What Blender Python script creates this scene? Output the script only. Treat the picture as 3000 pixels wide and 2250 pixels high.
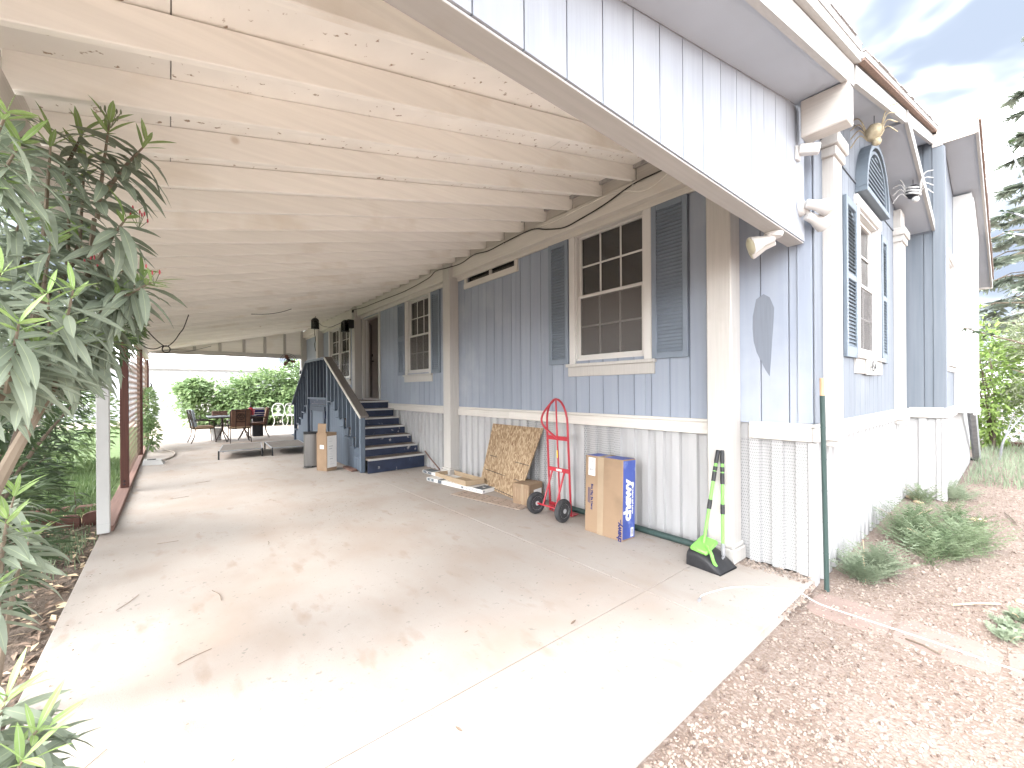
import bpy, bmesh, math, random
from mathutils import Vector, Matrix, Quaternion
R = math.radians
rnd = random.Random(11)
SC = bpy.context.scene
COL = SC.collection
for o in list(bpy.data.objects):
    bpy.data.objects.remove(o)

# ------------------------------------------------------------------ camera
EYE = 1.45
YAW, ROLL = R(39.5), R(0.40)
fw = Vector((math.sin(YAW), math.cos(YAW), 0))
rt0 = Vector((math.cos(YAW), -math.sin(YAW), 0)); up0 = Vector((0, 0, 1))
rt = rt0*math.cos(ROLL) - up0*math.sin(ROLL)
up = up0*math.cos(ROLL) + rt0*math.sin(ROLL)
cd = bpy.data.cameras.new('camera'); cam = bpy.data.objects.new('camera', cd); COL.objects.link(cam)
cam.matrix_world = Matrix(((rt.x, up.x, -fw.x, 0), (rt.y, up.y, -fw.y, 0), (rt.z, up.z, -fw.z, EYE), (0, 0, 0, 1)))
cd.sensor_fit = 'HORIZONTAL'; cd.sensor_width = 36; cd.lens = 36*1217/3000
cd.shift_y = 17/3000
cd.clip_start = 0.02; cd.clip_end = 600
SC.camera = cam

# ------------------------------------------------------------------ sky, sun, exposure
SUN_EL, SUN_AZ = R(40), R(280)
wd = bpy.data.worlds.new('World'); SC.world = wd; wd.use_nodes = True
nt = wd.node_tree; nt.nodes.clear()
N = nt.nodes.new; L = nt.links.new
wo = N('ShaderNodeOutputWorld'); bg = N('ShaderNodeBackground'); bg.inputs['Strength'].default_value = 0.15
sky = N('ShaderNodeTexSky'); sky.sky_type = 'NISHITA'; sky.sun_disc = False
sky.sun_elevation = SUN_EL; sky.sun_rotation = SUN_AZ; sky.dust_density = 2.0; sky.altitude = 1400
tc = N('ShaderNodeTexCoord'); mp = N('ShaderNodeMapping'); mp.inputs['Scale'].default_value = (2.0, 2.6, 5.0)
mp.inputs['Location'].default_value = (1.5, 0.9, 0.1); mp.inputs['Rotation'].default_value = (0.5, 0.3, 0.5)
nz = N('ShaderNodeTexNoise'); nz.inputs['Scale'].default_value = 1.35; nz.inputs['Detail'].default_value = 4; nz.inputs['Roughness'].default_value = 0.45
nz.inputs['Distortion'].default_value = 0.35
rp = N('ShaderNodeMapRange'); rp.interpolation_type = 'SMOOTHERSTEP'; rp.inputs['From Min'].default_value = 0.36; rp.inputs['From Max'].default_value = 0.64
hz = N('ShaderNodeHueSaturation'); hz.inputs['Saturation'].default_value = 0.10; hz.inputs['Value'].default_value = 1.15     # thin bright cloud
gp = (0.185, 0.217, 0.272, 1)     # pale blue gaps between the clouds
mx = N('ShaderNodeMix'); mx.data_type = 'RGBA'
L(tc.outputs['Generated'], mp.inputs['Vector']); L(mp.outputs['Vector'], nz.inputs['Vector'])
L(nz.outputs['Fac'], rp.inputs['Value']); pw = N('ShaderNodeMath'); pw.operation = 'POWER'; pw.inputs[1].default_value = 2.2; L(rp.outputs['Result'], pw.inputs[0]); L(pw.outputs[0], mx.inputs['Factor'])
L(sky.outputs['Color'], hz.inputs['Color'])
mx.inputs['A'].default_value = gp; L(hz.outputs['Color'], mx.inputs['B'])
L(mx.outputs['Result'], bg.inputs['Color']); L(bg.outputs['Background'], wo.inputs['Surface'])
sd = bpy.data.lights.new('sun', 'SUN'); sun = bpy.data.objects.new('sun', sd); COL.objects.link(sun)
sd.energy = 0.55; sd.angle = R(40); sd.color = (1.0, 0.965, 0.92)
tosun = Vector((math.sin(SUN_AZ)*math.cos(SUN_EL), math.cos(SUN_AZ)*math.cos(SUN_EL), math.sin(SUN_EL)))
sun.rotation_euler = tosun.to_track_quat('Z', 'Y').to_euler()
sun.location = (3, -6, 9)
vs = SC.view_settings; vs.view_transform = 'Standard'; vs.look = 'None'; vs.gamma = 1.0; vs.use_curve_mapping = False
vs.exposure = 4.56
SC.render.engine = 'CYCLES'
SC.cycles.max_bounces = 12; SC.cycles.diffuse_bounces = 8; SC.cycles.glossy_bounces = 4
SC.cycles.transparent_max_bounces = 12

# ------------------------------------------------------------------ helpers
WM = {}
def tag(o, label=None, cat=None, group=None, kind=None):
    if label: o['label'] = label
    if cat: o['category'] = cat
    if group: o['group'] = group
    if kind: o['kind'] = kind
    return o
def thing(name, label, cat, loc=(0, 0, 0), rz=0, group=None):
    o = bpy.data.objects.new(name, None); COL.objects.link(o)
    o.empty_display_size = 0.1
    o.location = loc; o.rotation_euler = (0, 0, rz)
    WM[o] = Matrix.Translation(loc) @ Matrix.Rotation(rz, 4, 'Z')
    return tag(o, label, cat, group)
def link(name, me, parent=None, mw=None):
    o = bpy.data.objects.new(name, me); COL.objects.link(o)
    mw = mw if mw is not None else (WM[parent] if parent else Matrix())
    if parent:
        o.parent = parent
        o.matrix_local = WM[parent].inverted() @ mw
    else:
        o.matrix_world = mw
    WM[o] = mw
    return o
def dup(o, parent=None, mw=None):
    """copy one thing with its parts and sub-parts; mw = new world matrix of the copy"""
    c = o.copy(); COL.objects.link(c)
    old = WM[o]; new = mw if mw is not None else old
    def rec(src, dst, m):
        WM[dst] = m
        for ch in list(src.children):
            d = ch.copy(); COL.objects.link(d); d.parent = dst
            d.matrix_local = WM[src].inverted() @ WM[ch]
            rec(ch, d, m @ (WM[src].inverted() @ WM[ch]))
    c.matrix_world = new
    rec(o, c, new)
    return c

class MB:
    """collects faces in world coordinates; build() links them as one mesh object"""
    def __init__(s): s.v = []; s.f = []; s.m = []; s.cm = 0
    def add(s, vs, fs):
        b = len(s.v); s.v += [tuple(p) for p in vs]
        for f in fs: s.f.append([b+i for i in f]); s.m.append(s.cm)
        return s
    def box(s, x0, x1, y0, y1, z0, z1, M=None):
        vs = [Vector((x, y, z)) for x in (x0, x1) for y in (y0, y1) for z in (z0, z1)]
        if M is not None: vs = [M @ p for p in vs]
        return s.add(vs, [(0, 1, 3, 2), (4, 6, 7, 5), (0, 4, 5, 1), (2, 3, 7, 6), (0, 2, 6, 4), (1, 5, 7, 3)])
    def cbox(s, x0, x1, y0, y1, z0, z1, b=0.004, M=None):
        b = min(b, (x1-x0)*.3, (y1-y0)*.3, (z1-z0)*.3)
        lo = (x0, y0, z0); hi = (x1, y1, z1); vs = []; idx = {}
        for sx in (0, 1):
            for sy in (0, 1):
                for sz in (0, 1):
                    for ax in range(3):
                        p = []
                        for k, sg in enumerate((sx, sy, sz)):
                            e = hi[k] if sg else lo[k]
                            if k != ax: e += -b if sg else b
                            p.append(e)
                        idx[(sx, sy, sz, ax)] = len(vs); vs.append(Vector(p))
        if M is not None: vs = [M @ p for p in vs]
        fs = []
        for ax in range(3):
            o = [k for k in range(3) if k != ax]
            for sg in (0, 1):
                q = []
                for a, c in ((0, 0), (1, 0), (1, 1), (0, 1)):
                    t = [0, 0, 0]; t[ax] = sg; t[o[0]] = a; t[o[1]] = c
                    q.append(idx[(t[0], t[1], t[2], ax)])
                flip = (sg == 1) != (ax != 1)
                fs.append(q[::-1] if flip else q)
        for ax in range(3):
            o = [k for k in range(3) if k != ax]
            for a in (0, 1):
                for c in (0, 1):
                    q = []
                    for sg, fa in ((0, o[0]), (1, o[0]), (1, o[1]), (0, o[1])):
                        t = [0, 0, 0]; t[ax] = sg; t[o[0]] = a; t[o[1]] = c
                        q.append(idx[(t[0], t[1], t[2], fa)])
                    fs.append(q)
        for sx in (0, 1):
            for sy in (0, 1):
                for sz in (0, 1): fs.append([idx[(sx, sy, sz, k)] for k in range(3)])
        return s.add(vs, fs)
    def hexa(s, c):
        """8 corners: bottom 4 (ccw) then top 4"""
        return s.add(c, [(3, 2, 1, 0), (4, 5, 6, 7), (0, 1, 5, 4), (1, 2, 6, 5), (2, 3, 7, 6), (3, 0, 4, 7)])
    def quad(s, a, b, c, d): return s.add([a, b, c, d], [(0, 1, 2, 3)])
    def tube(s, pts, r, n=8, cap=True):
        pts = [Vector(p) for p in pts]; k = len(pts)
        rr = r if isinstance(r, (list, tuple)) else [r]*k
        vs = []; fs = []; prev = None
        for i, p in enumerate(pts):
            t = (pts[min(i+1, k-1)] - pts[max(i-1, 0)])
            t = t.normalized() if t.length > 1e-9 else Vector((0, 0, 1))
            if prev is None:
                a = t.orthogonal().normalized()
            else:
                a = prev - t*prev.dot(t); a = a.normalized() if a.length > 1e-6 else t.orthogonal().normalized()
            prev = a; bb = t.cross(a)
            for j in range(n):
                q = 2*math.pi*j/n; vs.append(p + (a*math.cos(q) + bb*math.sin(q))*rr[i])
        for i in range(k-1):
            for j in range(n):
                fs.append((i*n+j, i*n+(j+1) % n, (i+1)*n+(j+1) % n, (i+1)*n+j))
        if cap: fs.append(tuple(range(n))[::-1]); fs.append(tuple((k-1)*n+j for j in range(n)))
        return s.add(vs, fs)
    def lathe(s, prof, M=None, n=20, cap=True):
        """prof: (radius, z) list, revolved round z, then M"""
        M = M or Matrix(); vs = []; fs = []; k = len(prof)
        for r, z in prof:
            for j in range(n):
                q = 2*math.pi*j/n; vs.append(M @ Vector((r*math.cos(q), r*math.sin(q), z)))
        for i in range(k-1):
            for j in range(n):
                fs.append((i*n+j, i*n+(j+1) % n, (i+1)*n+(j+1) % n, (i+1)*n+j))
        if cap: fs.append(tuple(range(n))[::-1]); fs.append(tuple((k-1)*n+j for j in range(n)))
        return s.add(vs, fs)
    def prism(s, poly, d, M=None):
        """poly in the local xy plane, thickness d along local z"""
        M = M or Matrix(); n = len(poly)
        vs = [M @ Vector((x, y, 0)) for x, y in poly] + [M @ Vector((x, y, d)) for x, y in poly]
        fs = [tuple(range(n))[::-1], tuple(range(n, 2*n))] + [(i, (i+1) % n, n+(i+1) % n, n+i) for i in range(n)]
        return s.add(vs, fs)
    def mesh(s, name, mats, smooth=False, local=None):
        me = bpy.data.meshes.new(name)
        vs = s.v if local is None else [local @ Vector(p) for p in s.v]
        me.from_pydata([tuple(p) for p in vs], [], s.f)
        mats = mats if isinstance(mats, (list, tuple)) else [mats]
        for m in mats: me.materials.append(m)
        if len(mats) > 1: me.polygons.foreach_set('material_index', s.m)
        bm = bmesh.new(); bm.from_mesh(me); bmesh.ops.recalc_face_normals(bm, faces=bm.faces); bm.to_mesh(me); bm.free()
        if smooth:
            me.polygons.foreach_set('use_smooth', [True]*len(me.polygons))
            if smooth != 'all':
                try: me.set_sharp_from_angle(angle=R(smooth if smooth > 1 else 40))
                except Exception: pass
        me.update()
        return me
    def build(s, name, mats, parent=None, smooth=False, kind=None):
        W = WM[parent] if parent else Matrix()
        me = s.mesh(name, mats, smooth, W.inverted() if parent else None)
        o = link(name, me, parent, W)
        if kind: o['kind'] = kind
        return o
def BX(name, m, parent, *a, b=0.004, M=None):
    return MB().cbox(*a, b=b, M=M).build(name, m, parent)
def TB(name, m, parent, pts, r, n=8): return MB().tube(pts, r, n).build(name, m, parent, smooth=50)
def frame(o, z, x=None):
    """matrix with origin o, local z along z, local x near x"""
    z = Vector(z).normalized(); x = Vector(x) if x is not None else z.orthogonal()
    x = (x - z*x.dot(z)).normalized(); y = z.cross(x)
    return Matrix(((x.x, y.x, z.x, o[0]), (x.y, y.y, z.y, o[1]), (x.z, y.z, z.z, o[2]), (0, 0, 0, 1)))
def spline(pts, n=8):
    P = [Vector(p) for p in pts]; out = []
    P = [P[0]*2-P[1]] + P + [P[-1]*2-P[-2]]
    for i in range(1, len(P)-2):
        for k in range(n):
            t = k/n; a, b, c, d = P[i-1:i+3]
            out.append(0.5*((2*b) + (c-a)*t + (2*a-5*b+4*c-d)*t*t + (3*b-a-3*c+d)*t**3))
    out.append(P[-2]); return out
def text_mesh(name, txt, size, m, extrude=0.0006, offset=0.0, ax='CENTER', sp=1.0):
    cu = bpy.data.curves.new(name, 'FONT'); cu.body = txt; cu.size = size; cu.extrude = extrude; cu.offset = offset
    cu.align_x = ax; cu.align_y = 'CENTER'; cu.space_character = sp; cu.resolution_u = 3
    ob = bpy.data.objects.new(name, cu); COL.objects.link(ob)
    me = bpy.data.meshes.new_from_object(ob.evaluated_get(bpy.context.evaluated_depsgraph_get()))
    bpy.data.objects.remove(ob); bpy.data.curves.remove(cu)
    me.materials.clear(); me.materials.append(m)
    return me
def text(name, txt, size, m, parent, o, z, x, **k):
    """flat lettering at point o, facing z, reading along x"""
    return link(name, text_mesh(name, txt, size, m, **k), parent, frame(o, z, x))

# ------------------------------------------------------------------ materials
MATS = {}
def mat(name, col, rough=0.65, var=0.10, scale=5.0, stretch=(1, 1, 1), bump=0.15, bscale=60.0, bstretch=None, col2=None,
        metallic=0.0, spec=0.35, dirt=None, dscale=2.0, dlo=0.52, dhi=0.72, rand=0.05, detail=5.0, bdist=0.003, extra=None):
    m = bpy.data.materials.new(name); m.use_nodes = True; MATS[name] = m
    t = m.node_tree; n = t.nodes.new; l = t.links.new
    b = t.nodes['Principled BSDF']
    b.inputs['Roughness'].default_value = rough; b.inputs['Metallic'].default_value = metallic
    b.inputs['Specular IOR Level'].default_value = spec
    g = n('ShaderNodeNewGeometry')
    def noise(sc, st, det=detail, off=0.0):
        mp = n('ShaderNodeMapping'); mp.inputs['Scale'].default_value = st; mp.inputs['Location'].default_value = (off, off*1.7, off*.6)
        l(g.outputs['Position'], mp.inputs['Vector'])
        z = n('ShaderNodeTexNoise'); z.inputs['Scale'].default_value = sc; z.inputs['Detail'].default_value = det
        l(mp.outputs['Vector'], z.inputs['Vector']); return z.outputs['Fac']
    def mix(f, a, c):
        x = n('ShaderNodeMix'); x.data_type = 'RGBA'
        if isinstance(f, float): x.inputs['Factor'].default_value = f
        else: l(f, x.inputs['Factor'])
        for key, v in (('A', a), ('B', c)):
            if isinstance(v, tuple): x.inputs[key].default_value = (*v[:3], 1)
            else: l(v, x.inputs[key])
        return x.outputs['Result']
    def ramp(f, lo, hi):
        r = n('ShaderNodeMapRange'); r.inputs['From Min'].default_value = lo; r.inputs['From Max'].default_value = hi
        l(f, r.inputs['Value']); return r.outputs['Result']
    c2 = col2 or tuple(min(1, c*(1+var)) for c in col); c1 = col if col2 else tuple(c*(1-var) for c in col)
    c = mix(ramp(noise(scale, stretch), 0.33, 0.67), c1, c2)
    if dirt: c = mix(ramp(noise(dscale, (1, 1, 1), 7.0, 3.3), dlo, dhi), c, dirt)
    if rand:
        oi = n('ShaderNodeObjectInfo'); hs = n('ShaderNodeHueSaturation')
        mr = n('ShaderNodeMapRange'); mr.inputs['To Min'].default_value = 1-rand; mr.inputs['To Max'].default_value = 1+rand
        l(oi.outputs['Random'], mr.inputs['Value']); l(mr.outputs['Result'], hs.inputs['Value']); l(c, hs.inputs['Color'])
        c = hs.outputs['Color']
    if extra: c = extra(t, g, c, mix, noise, ramp)
    l(c, b.inputs['Base Color'])
    if bump:
        bp = n('ShaderNodeBump'); bp.inputs['Strength'].default_value = bump; bp.inputs['Distance'].default_value = bdist
        l(noise(bscale, bstretch or stretch, 6.0, 1.1), bp.inputs['Height']); l(bp.outputs['Normal'], b.inputs['Normal'])
    return m
def leafmat(name, col, col2, rough=0.5, trans=0.3, spec=0.4, scale=3.0):
    m = mat(name, col, rough=rough, col2=col2, scale=scale, bump=0, spec=spec, rand=0.16)
    t = m.node_tree; b = t.nodes['Principled BSDF']; out = t.nodes['Material Output']
    tr = t.nodes.new('ShaderNodeBsdfTranslucent'); ms = t.nodes.new('ShaderNodeMixShader'); ms.inputs[0].default_value = trans
    src = b.inputs['Base Color'].links[0].from_socket
    t.links.new(src, tr.inputs['Color']); t.links.new(b.outputs[0], ms.inputs[1]); t.links.new(tr.outputs[0], ms.inputs[2])
    t.links.new(ms.outputs[0], out.inputs['Surface']); return m

def knots(t, g, c, mix, noise, ramp):
    """scattered brown knots showing through the paint"""
    vo = t.nodes.new('ShaderNodeTexVoronoi'); vo.inputs['Scale'].default_value = 2.6; vo.inputs['Randomness'].default_value = 1.0
    t.links.new(g.outputs['Position'], vo.inputs['Vector'])
    sx = t.nodes.new('ShaderNodeSeparateXYZ'); t.links.new(vo.outputs['Color'], sx.inputs[0])
    r = t.nodes.new('ShaderNodeMapRange'); r.inputs['From Min'].default_value = 0.075; r.inputs['From Max'].default_value = 0.03; t.links.new(vo.outputs['Distance'], r.inputs['Value'])
    m = t.nodes.new('ShaderNodeMath'); m.operation = 'MULTIPLY'; t.links.new(r.outputs['Result'], m.inputs[0])
    r2 = t.nodes.new('ShaderNodeMapRange'); r2.inputs['From Min'].default_value = 0.45; r2.inputs['From Max'].default_value = 1.0; r2.inputs['To Max'].default_value = 0.75; t.links.new(sx.outputs['X'], r2.inputs['Value']); t.links.new(r2.outputs['Result'], m.inputs[1])
    return mix(m.outputs[0], c, (0.46, 0.34, 0.23))
V3 = (30, 30, 1.2)      # vertical grain
H3x = (1.2, 30, 30)     # grain along x
H3y = (30, 1.2, 30)     # grain along y
M_cream = mat('cream_ceiling_paint', (0.88, 0.855, 0.81), 0.6, 0.04, 1.2, H3x, 0.22, 3.0, H3x, dirt=(0.70, 0.63, 0.54), dscale=1.6, dlo=0.57, dhi=0.82, extra=knots)
M_creamd = mat('cream_board_marked', (0.88, 0.855, 0.815), 0.7, 0.05, 3, (1, 1, 1), 0.3, 45, dirt=(0.36, 0.28, 0.22), dscale=24, dlo=0.645, dhi=0.69)
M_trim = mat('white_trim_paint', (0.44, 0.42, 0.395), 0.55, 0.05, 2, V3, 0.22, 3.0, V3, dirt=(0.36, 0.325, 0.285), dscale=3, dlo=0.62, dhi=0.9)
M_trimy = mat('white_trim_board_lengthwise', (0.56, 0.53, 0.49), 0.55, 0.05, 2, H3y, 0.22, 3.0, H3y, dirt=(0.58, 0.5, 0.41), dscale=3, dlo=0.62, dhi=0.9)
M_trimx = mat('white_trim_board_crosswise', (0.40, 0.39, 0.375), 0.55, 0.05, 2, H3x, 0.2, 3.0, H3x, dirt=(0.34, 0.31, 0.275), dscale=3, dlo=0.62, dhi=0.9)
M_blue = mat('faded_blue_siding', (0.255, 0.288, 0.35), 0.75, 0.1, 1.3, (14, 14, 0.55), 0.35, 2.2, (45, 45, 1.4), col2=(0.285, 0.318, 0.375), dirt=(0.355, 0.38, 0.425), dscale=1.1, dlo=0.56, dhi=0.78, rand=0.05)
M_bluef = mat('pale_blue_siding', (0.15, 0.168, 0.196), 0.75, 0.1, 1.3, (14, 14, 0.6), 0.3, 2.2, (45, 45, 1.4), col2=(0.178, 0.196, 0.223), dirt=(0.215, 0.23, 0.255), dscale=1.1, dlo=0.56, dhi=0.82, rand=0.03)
M_bluew = mat('shade_toned_wing_siding', (0.125, 0.145, 0.17), 0.75, 0.1, 1.3, (14, 14, 0.6), 0.3, 2.2, (45, 45, 1.4), col2=(0.155, 0.175, 0.20), rand=0.03)  # same paint as the front siding, darkened to put the side's shade into colour
M_band = mat('pale_band_siding', (0.31, 0.332, 0.372), 0.7, 0.05, 1.3, (14, 14, 0.6), 0.3, 2.2, (45, 45, 1.4), dirt=(0.37, 0.39, 0.425), dscale=1.2, dlo=0.5, dhi=0.8, rand=0.02)
M_groove = mat('siding_backing', (0.13, 0.145, 0.168), 0.8, 0.1, rand=0)
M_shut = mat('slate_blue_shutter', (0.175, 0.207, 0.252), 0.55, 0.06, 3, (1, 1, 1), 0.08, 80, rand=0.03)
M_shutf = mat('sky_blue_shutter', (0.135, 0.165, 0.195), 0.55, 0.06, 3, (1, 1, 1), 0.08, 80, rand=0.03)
M_soffit = mat('grey_soffit_paint', (0.40, 0.43, 0.475), 0.7, 0.04, 2, (1, 1, 1), 0.1, 90, rand=0)
M_skirt = mat('off_white_skirting', (0.385, 0.382, 0.382), 0.45, 0.05, 2, (6, 6, 1), 0.06, 30, dirt=(0.335, 0.31, 0.288), dscale=2.2, dlo=0.6, dhi=0.85, rand=0.03)
M_vinyl = mat('white_vinyl', (0.52, 0.505, 0.485), 0.4, 0.03, 4, bump=0.03, rand=0.02)
M_white = mat('plain_white', (0.44, 0.435, 0.425), 0.6, 0.04, 4, bump=0.05)
M_paper = mat('white_paper', (0.66, 0.65, 0.635), 0.8, 0.03, 8, bump=0.02, rand=0)
M_black = mat('black_plastic', (0.018, 0.018, 0.02), 0.45, 0.2, 20, bump=0.06, bscale=150)
M_dkmetal = mat('dark_metal', (0.03, 0.03, 0.034), 0.45, 0.2, 15, bump=0.05, metallic=0.3)
M_steel = mat('brushed_steel', (0.20, 0.195, 0.19), 0.32, 0.06, 2, V3, 0.06, 4, V3, metallic=0.9, rand=0)
M_int = mat('dim_interior', (0.68, 0.64, 0.61), 0.9, 0.1, 2, rand=0)
M_brown = mat('red_brown_door', (0.16, 0.055, 0.03), 0.5, 0.2, 2, V3, 0.1, 4, V3)
M_card = mat('corrugated_cardboard', (0.255, 0.175, 0.112), 0.85, 0.06, 3, bump=0.12, bscale=90, dirt=(0.215, 0.147, 0.094), dscale=4, rand=0.04)
M_cardl = mat('pale_cardboard', (0.36, 0.275, 0.185), 0.85, 0.06, 3, bump=0.1, bscale=90, rand=0.03)
M_tape = mat('clear_tape', (0.31, 0.235, 0.16), 0.25, 0.05, 6, bump=0.05)
M_chewy = mat('royal_blue_print', (0.055, 0.085, 0.30), 0.6, 0.15, 5, (1, 1, 0.5), bump=0.05, dirt=(0.20, 0.25, 0.46), dscale=9, dlo=0.58, dhi=0.75, rand=0)
M_navy = mat('navy_ink', (0.016, 0.02, 0.10), 0.7, 0.1, 9, bump=0, rand=0)
M_ink = mat('grey_print', (0.30, 0.30, 0.31), 0.8, 0.1, 9, bump=0, rand=0)
M_char = mat('charcoal_print', (0.10, 0.115, 0.13), 0.7, 0.1, 9, bump=0.03, rand=0)
M_inkd = mat('black_print', (0.03, 0.03, 0.03), 0.8, 0.1, 9, bump=0, rand=0)
M_red = mat('red_enamel', (0.36, 0.022, 0.035), 0.32, 0.12, 6, bump=0.03, spec=0.5)
M_rubber = mat('black_rubber', (0.035, 0.035, 0.037), 0.7, 0.25, 14, bump=0.2, bscale=80, dirt=(0.12, 0.11, 0.10), dscale=7, dlo=0.55, dhi=0.8)
M_rim = mat('grey_wheel_rim', (0.50, 0.50, 0.51), 0.4, 0.05, 5, bump=0.03, metallic=0.4)
M_lime = mat('lime_green_plastic', (0.17, 0.43, 0.085), 0.4, 0.04, 6, bump=0.03, rand=0.02)
M_grey = mat('grey_plastic', (0.22, 0.22, 0.23), 0.5, 0.08, 6, bump=0.03)
M_yellow = mat('yellow_label', (0.75, 0.55, 0.05), 0.6, 0.05, 8, bump=0)
M_pole = mat('dark_green_post', (0.035, 0.06, 0.055), 0.5, 0.15, 4, V3, 0.1, 20)
M_copper = mat('bare_pole_tip', (0.52, 0.33, 0.20), 0.5, 0.1, 8)
M_stairw = mat('stair_blue_paint', (0.045, 0.058, 0.082), 0.6, 0.12, 2, V3, 0.2, 3, V3, dirt=(0.085, 0.105, 0.135), dscale=4, dlo=0.58, dhi=0.8, rand=0.05)
M_stairl = mat('stair_light_blue_paint', (0.095, 0.12, 0.155), 0.6, 0.1, 2, V3, 0.2, 3, V3, rand=0.04)
M_riser = mat('scuffed_navy_riser', (0.022, 0.030, 0.058), 0.55, 0.2, 6, bump=0.15, dirt=(0.36, 0.35, 0.35), dscale=9, dlo=0.63, dhi=0.72)
M_tread = mat('worn_brown_tread', (0.155, 0.125, 0.105), 0.85, 0.15, 7, bump=0.3, bscale=90, dirt=(0.26, 0.21, 0.17), dscale=5)
M_rail = mat('grey_brown_handrail', (0.14, 0.125, 0.115), 0.8, 0.15, 3, H3y, 0.3, 3, H3y)
M_rust = mat('redwood_stain', (0.07, 0.026, 0.019), 0.7, 0.15, 2, V3, 0.3, 3, V3)
M_rusty = mat('faded_redwood_board', (0.16, 0.092, 0.073), 0.8, 0.12, 2, H3y, 0.3, 3, H3y)
M_latt = mat('taupe_lattice', (0.24, 0.165, 0.125), 0.8, 0.15, 8, bump=0.2)
M_latw = mat('white_lattice', (0.6, 0.6, 0.59), 0.6, 0.04, 8, bump=0.05)
M_cable = mat('black_cable', (0.02, 0.017, 0.015), 0.5, 0.1, bump=0)
M_cord = mat('white_cord', (0.74, 0.71, 0.66), 0.5, 0.05, bump=0)
M_corddk = mat('grey_brown_hose', (0.30, 0.26, 0.22), 0.6, 0.1, 8, bump=0.05)
M_sling = mat('taupe_sling_fabric', (0.17, 0.15, 0.132), 0.9, 0.06, 20, bump=0.3, bscale=220)
M_cushb = mat('brown_cushion', (0.155, 0.085, 0.06), 0.9, 0.1, 12, bump=0.25, bscale=150)
M_cushg = mat('grey_blue_cushion', (0.30, 0.33, 0.37), 0.9, 0.08, 12, bump=0.25, bscale=150)
M_cusht = mat('tan_cushion', (0.36, 0.25, 0.165), 0.9, 0.08, 12, bump=0.25, bscale=150)
M_bronze = mat('dark_bronze_frame', (0.045, 0.03, 0.026), 0.4, 0.15, 9, metallic=0.5)
M_slate = mat('slate_table_top', (0.17, 0.18, 0.20), 0.35, 0.1, 9, bump=0.05)
M_brick = mat('red_edging_brick', (0.105, 0.05, 0.04), 0.9, 0.15, 9, bump=0.4, bscale=90, dirt=(0.15, 0.09, 0.07), dscale=6, rand=0.15)
M_paver = mat('pink_flagstone', (0.25, 0.185, 0.16), 0.9, 0.08, 5, bump=0.25, bscale=70, rand=0.06)
M_barkk = mat('oleander_bark', (0.17, 0.135, 0.10), 0.9, 0.2, 6, (1, 1, .4), 0.4, 40)
M_barkd = mat('dark_bark', (0.11, 0.085, 0.065), 0.9, 0.2, 6, (1, 1, .4), 0.4, 40)
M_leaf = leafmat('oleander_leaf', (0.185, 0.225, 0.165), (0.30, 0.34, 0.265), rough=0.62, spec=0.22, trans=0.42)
M_leafy = leafmat('young_oleander_leaf', (0.20, 0.31, 0.09), (0.28, 0.38, 0.15), rough=0.62, spec=0.22)
M_rib = leafmat('leaf_midrib', (0.30, 0.35, 0.22), (0.36, 0.41, 0.28))
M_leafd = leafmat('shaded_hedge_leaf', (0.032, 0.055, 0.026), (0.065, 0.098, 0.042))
M_bush = leafmat('bush_leaf', (0.10, 0.165, 0.065), (0.23, 0.31, 0.14), trans=0.35)
M_grass = leafmat('lawn_blade', (0.07, 0.12, 0.042), (0.135, 0.19, 0.08))
M_weed = leafmat('weed_leaf', (0.085, 0.13, 0.062), (0.22, 0.27, 0.165), trans=0.35)
M_weedp = leafmat('pale_weed_leaf', (0.15, 0.195, 0.125), (0.27, 0.315, 0.22), trans=0.35)
M_conif = leafmat('conifer_needles', (0.15, 0.18, 0.145), (0.26, 0.295, 0.24), trans=0.15)
M_limel = leafmat('lime_leaf', (0.16, 0.25, 0.06), (0.25, 0.35, 0.10), trans=0.4)
M_olive = leafmat('olive_leaf', (0.14, 0.17, 0.095), (0.21, 0.23, 0.145), trans=0.3)
M_petal = mat('red_bud', (0.42, 0.06, 0.08), 0.6, 0.2, bump=0)
M_dry = mat('dry_leaf', (0.19, 0.135, 0.10), 0.9, 0.3, 20, bump=0.1, rand=0.2)
M_straw = mat('pale_dry_leaf', (0.46, 0.36, 0.24), 0.9, 0.2, 20, bump=0.1, rand=0.2)
M_shingle = mat('grey_shingle', (0.34, 0.33, 0.325), 0.95, 0.2, 20, bump=0.4, rand=0.1)
M_drip = mat('weathered_bare_wood', (0.22, 0.15, 0.118), 0.8, 0.2, 4, H3x, 0.3, 4)
M_metalw = mat('white_metal_siding', (0.50, 0.52, 0.545), 0.45, 0.03, 3, bump=0.02, rand=0.02)
M_jack = mat('galvanised_leg', (0.30, 0.31, 0.33), 0.5, 0.15, 8, metallic=0.5)

def glass_mat():
    m = bpy.data.materials.new('window_glass'); m.use_nodes = True; t = m.node_tree; t.nodes.clear()
    o = t.nodes.new('ShaderNodeOutputMaterial'); tr = t.nodes.new('ShaderNodeBsdfTransparent'); gl = t.nodes.new('ShaderNodeBsdfGlossy')
    fr = t.nodes.new('ShaderNodeFresnel'); mx = t.nodes.new('ShaderNodeMixShader')
    fr.inputs['IOR'].default_value = 1.9; gl.inputs['Roughness'].default_value = 0.02; tr.inputs['Color'].default_value = (0.80, 0.82, 0.82, 1)
    t.links.new(fr.outputs[0], mx.inputs[0]); t.links.new(tr.outputs[0], mx.inputs[1]); t.links.new(gl.outputs[0], mx.inputs[2]); t.links.new(mx.outputs[0], o.inputs[0])
    return m
M_glass = glass_mat()
M_screen = mat('insect_screen', (0.16, 0.15, 0.145), 0.9, 0.05, 30, bump=0, rand=0)
_b = M_screen.node_tree.nodes['Principled BSDF']; _b.inputs['Alpha'].default_value = 0.42

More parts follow.
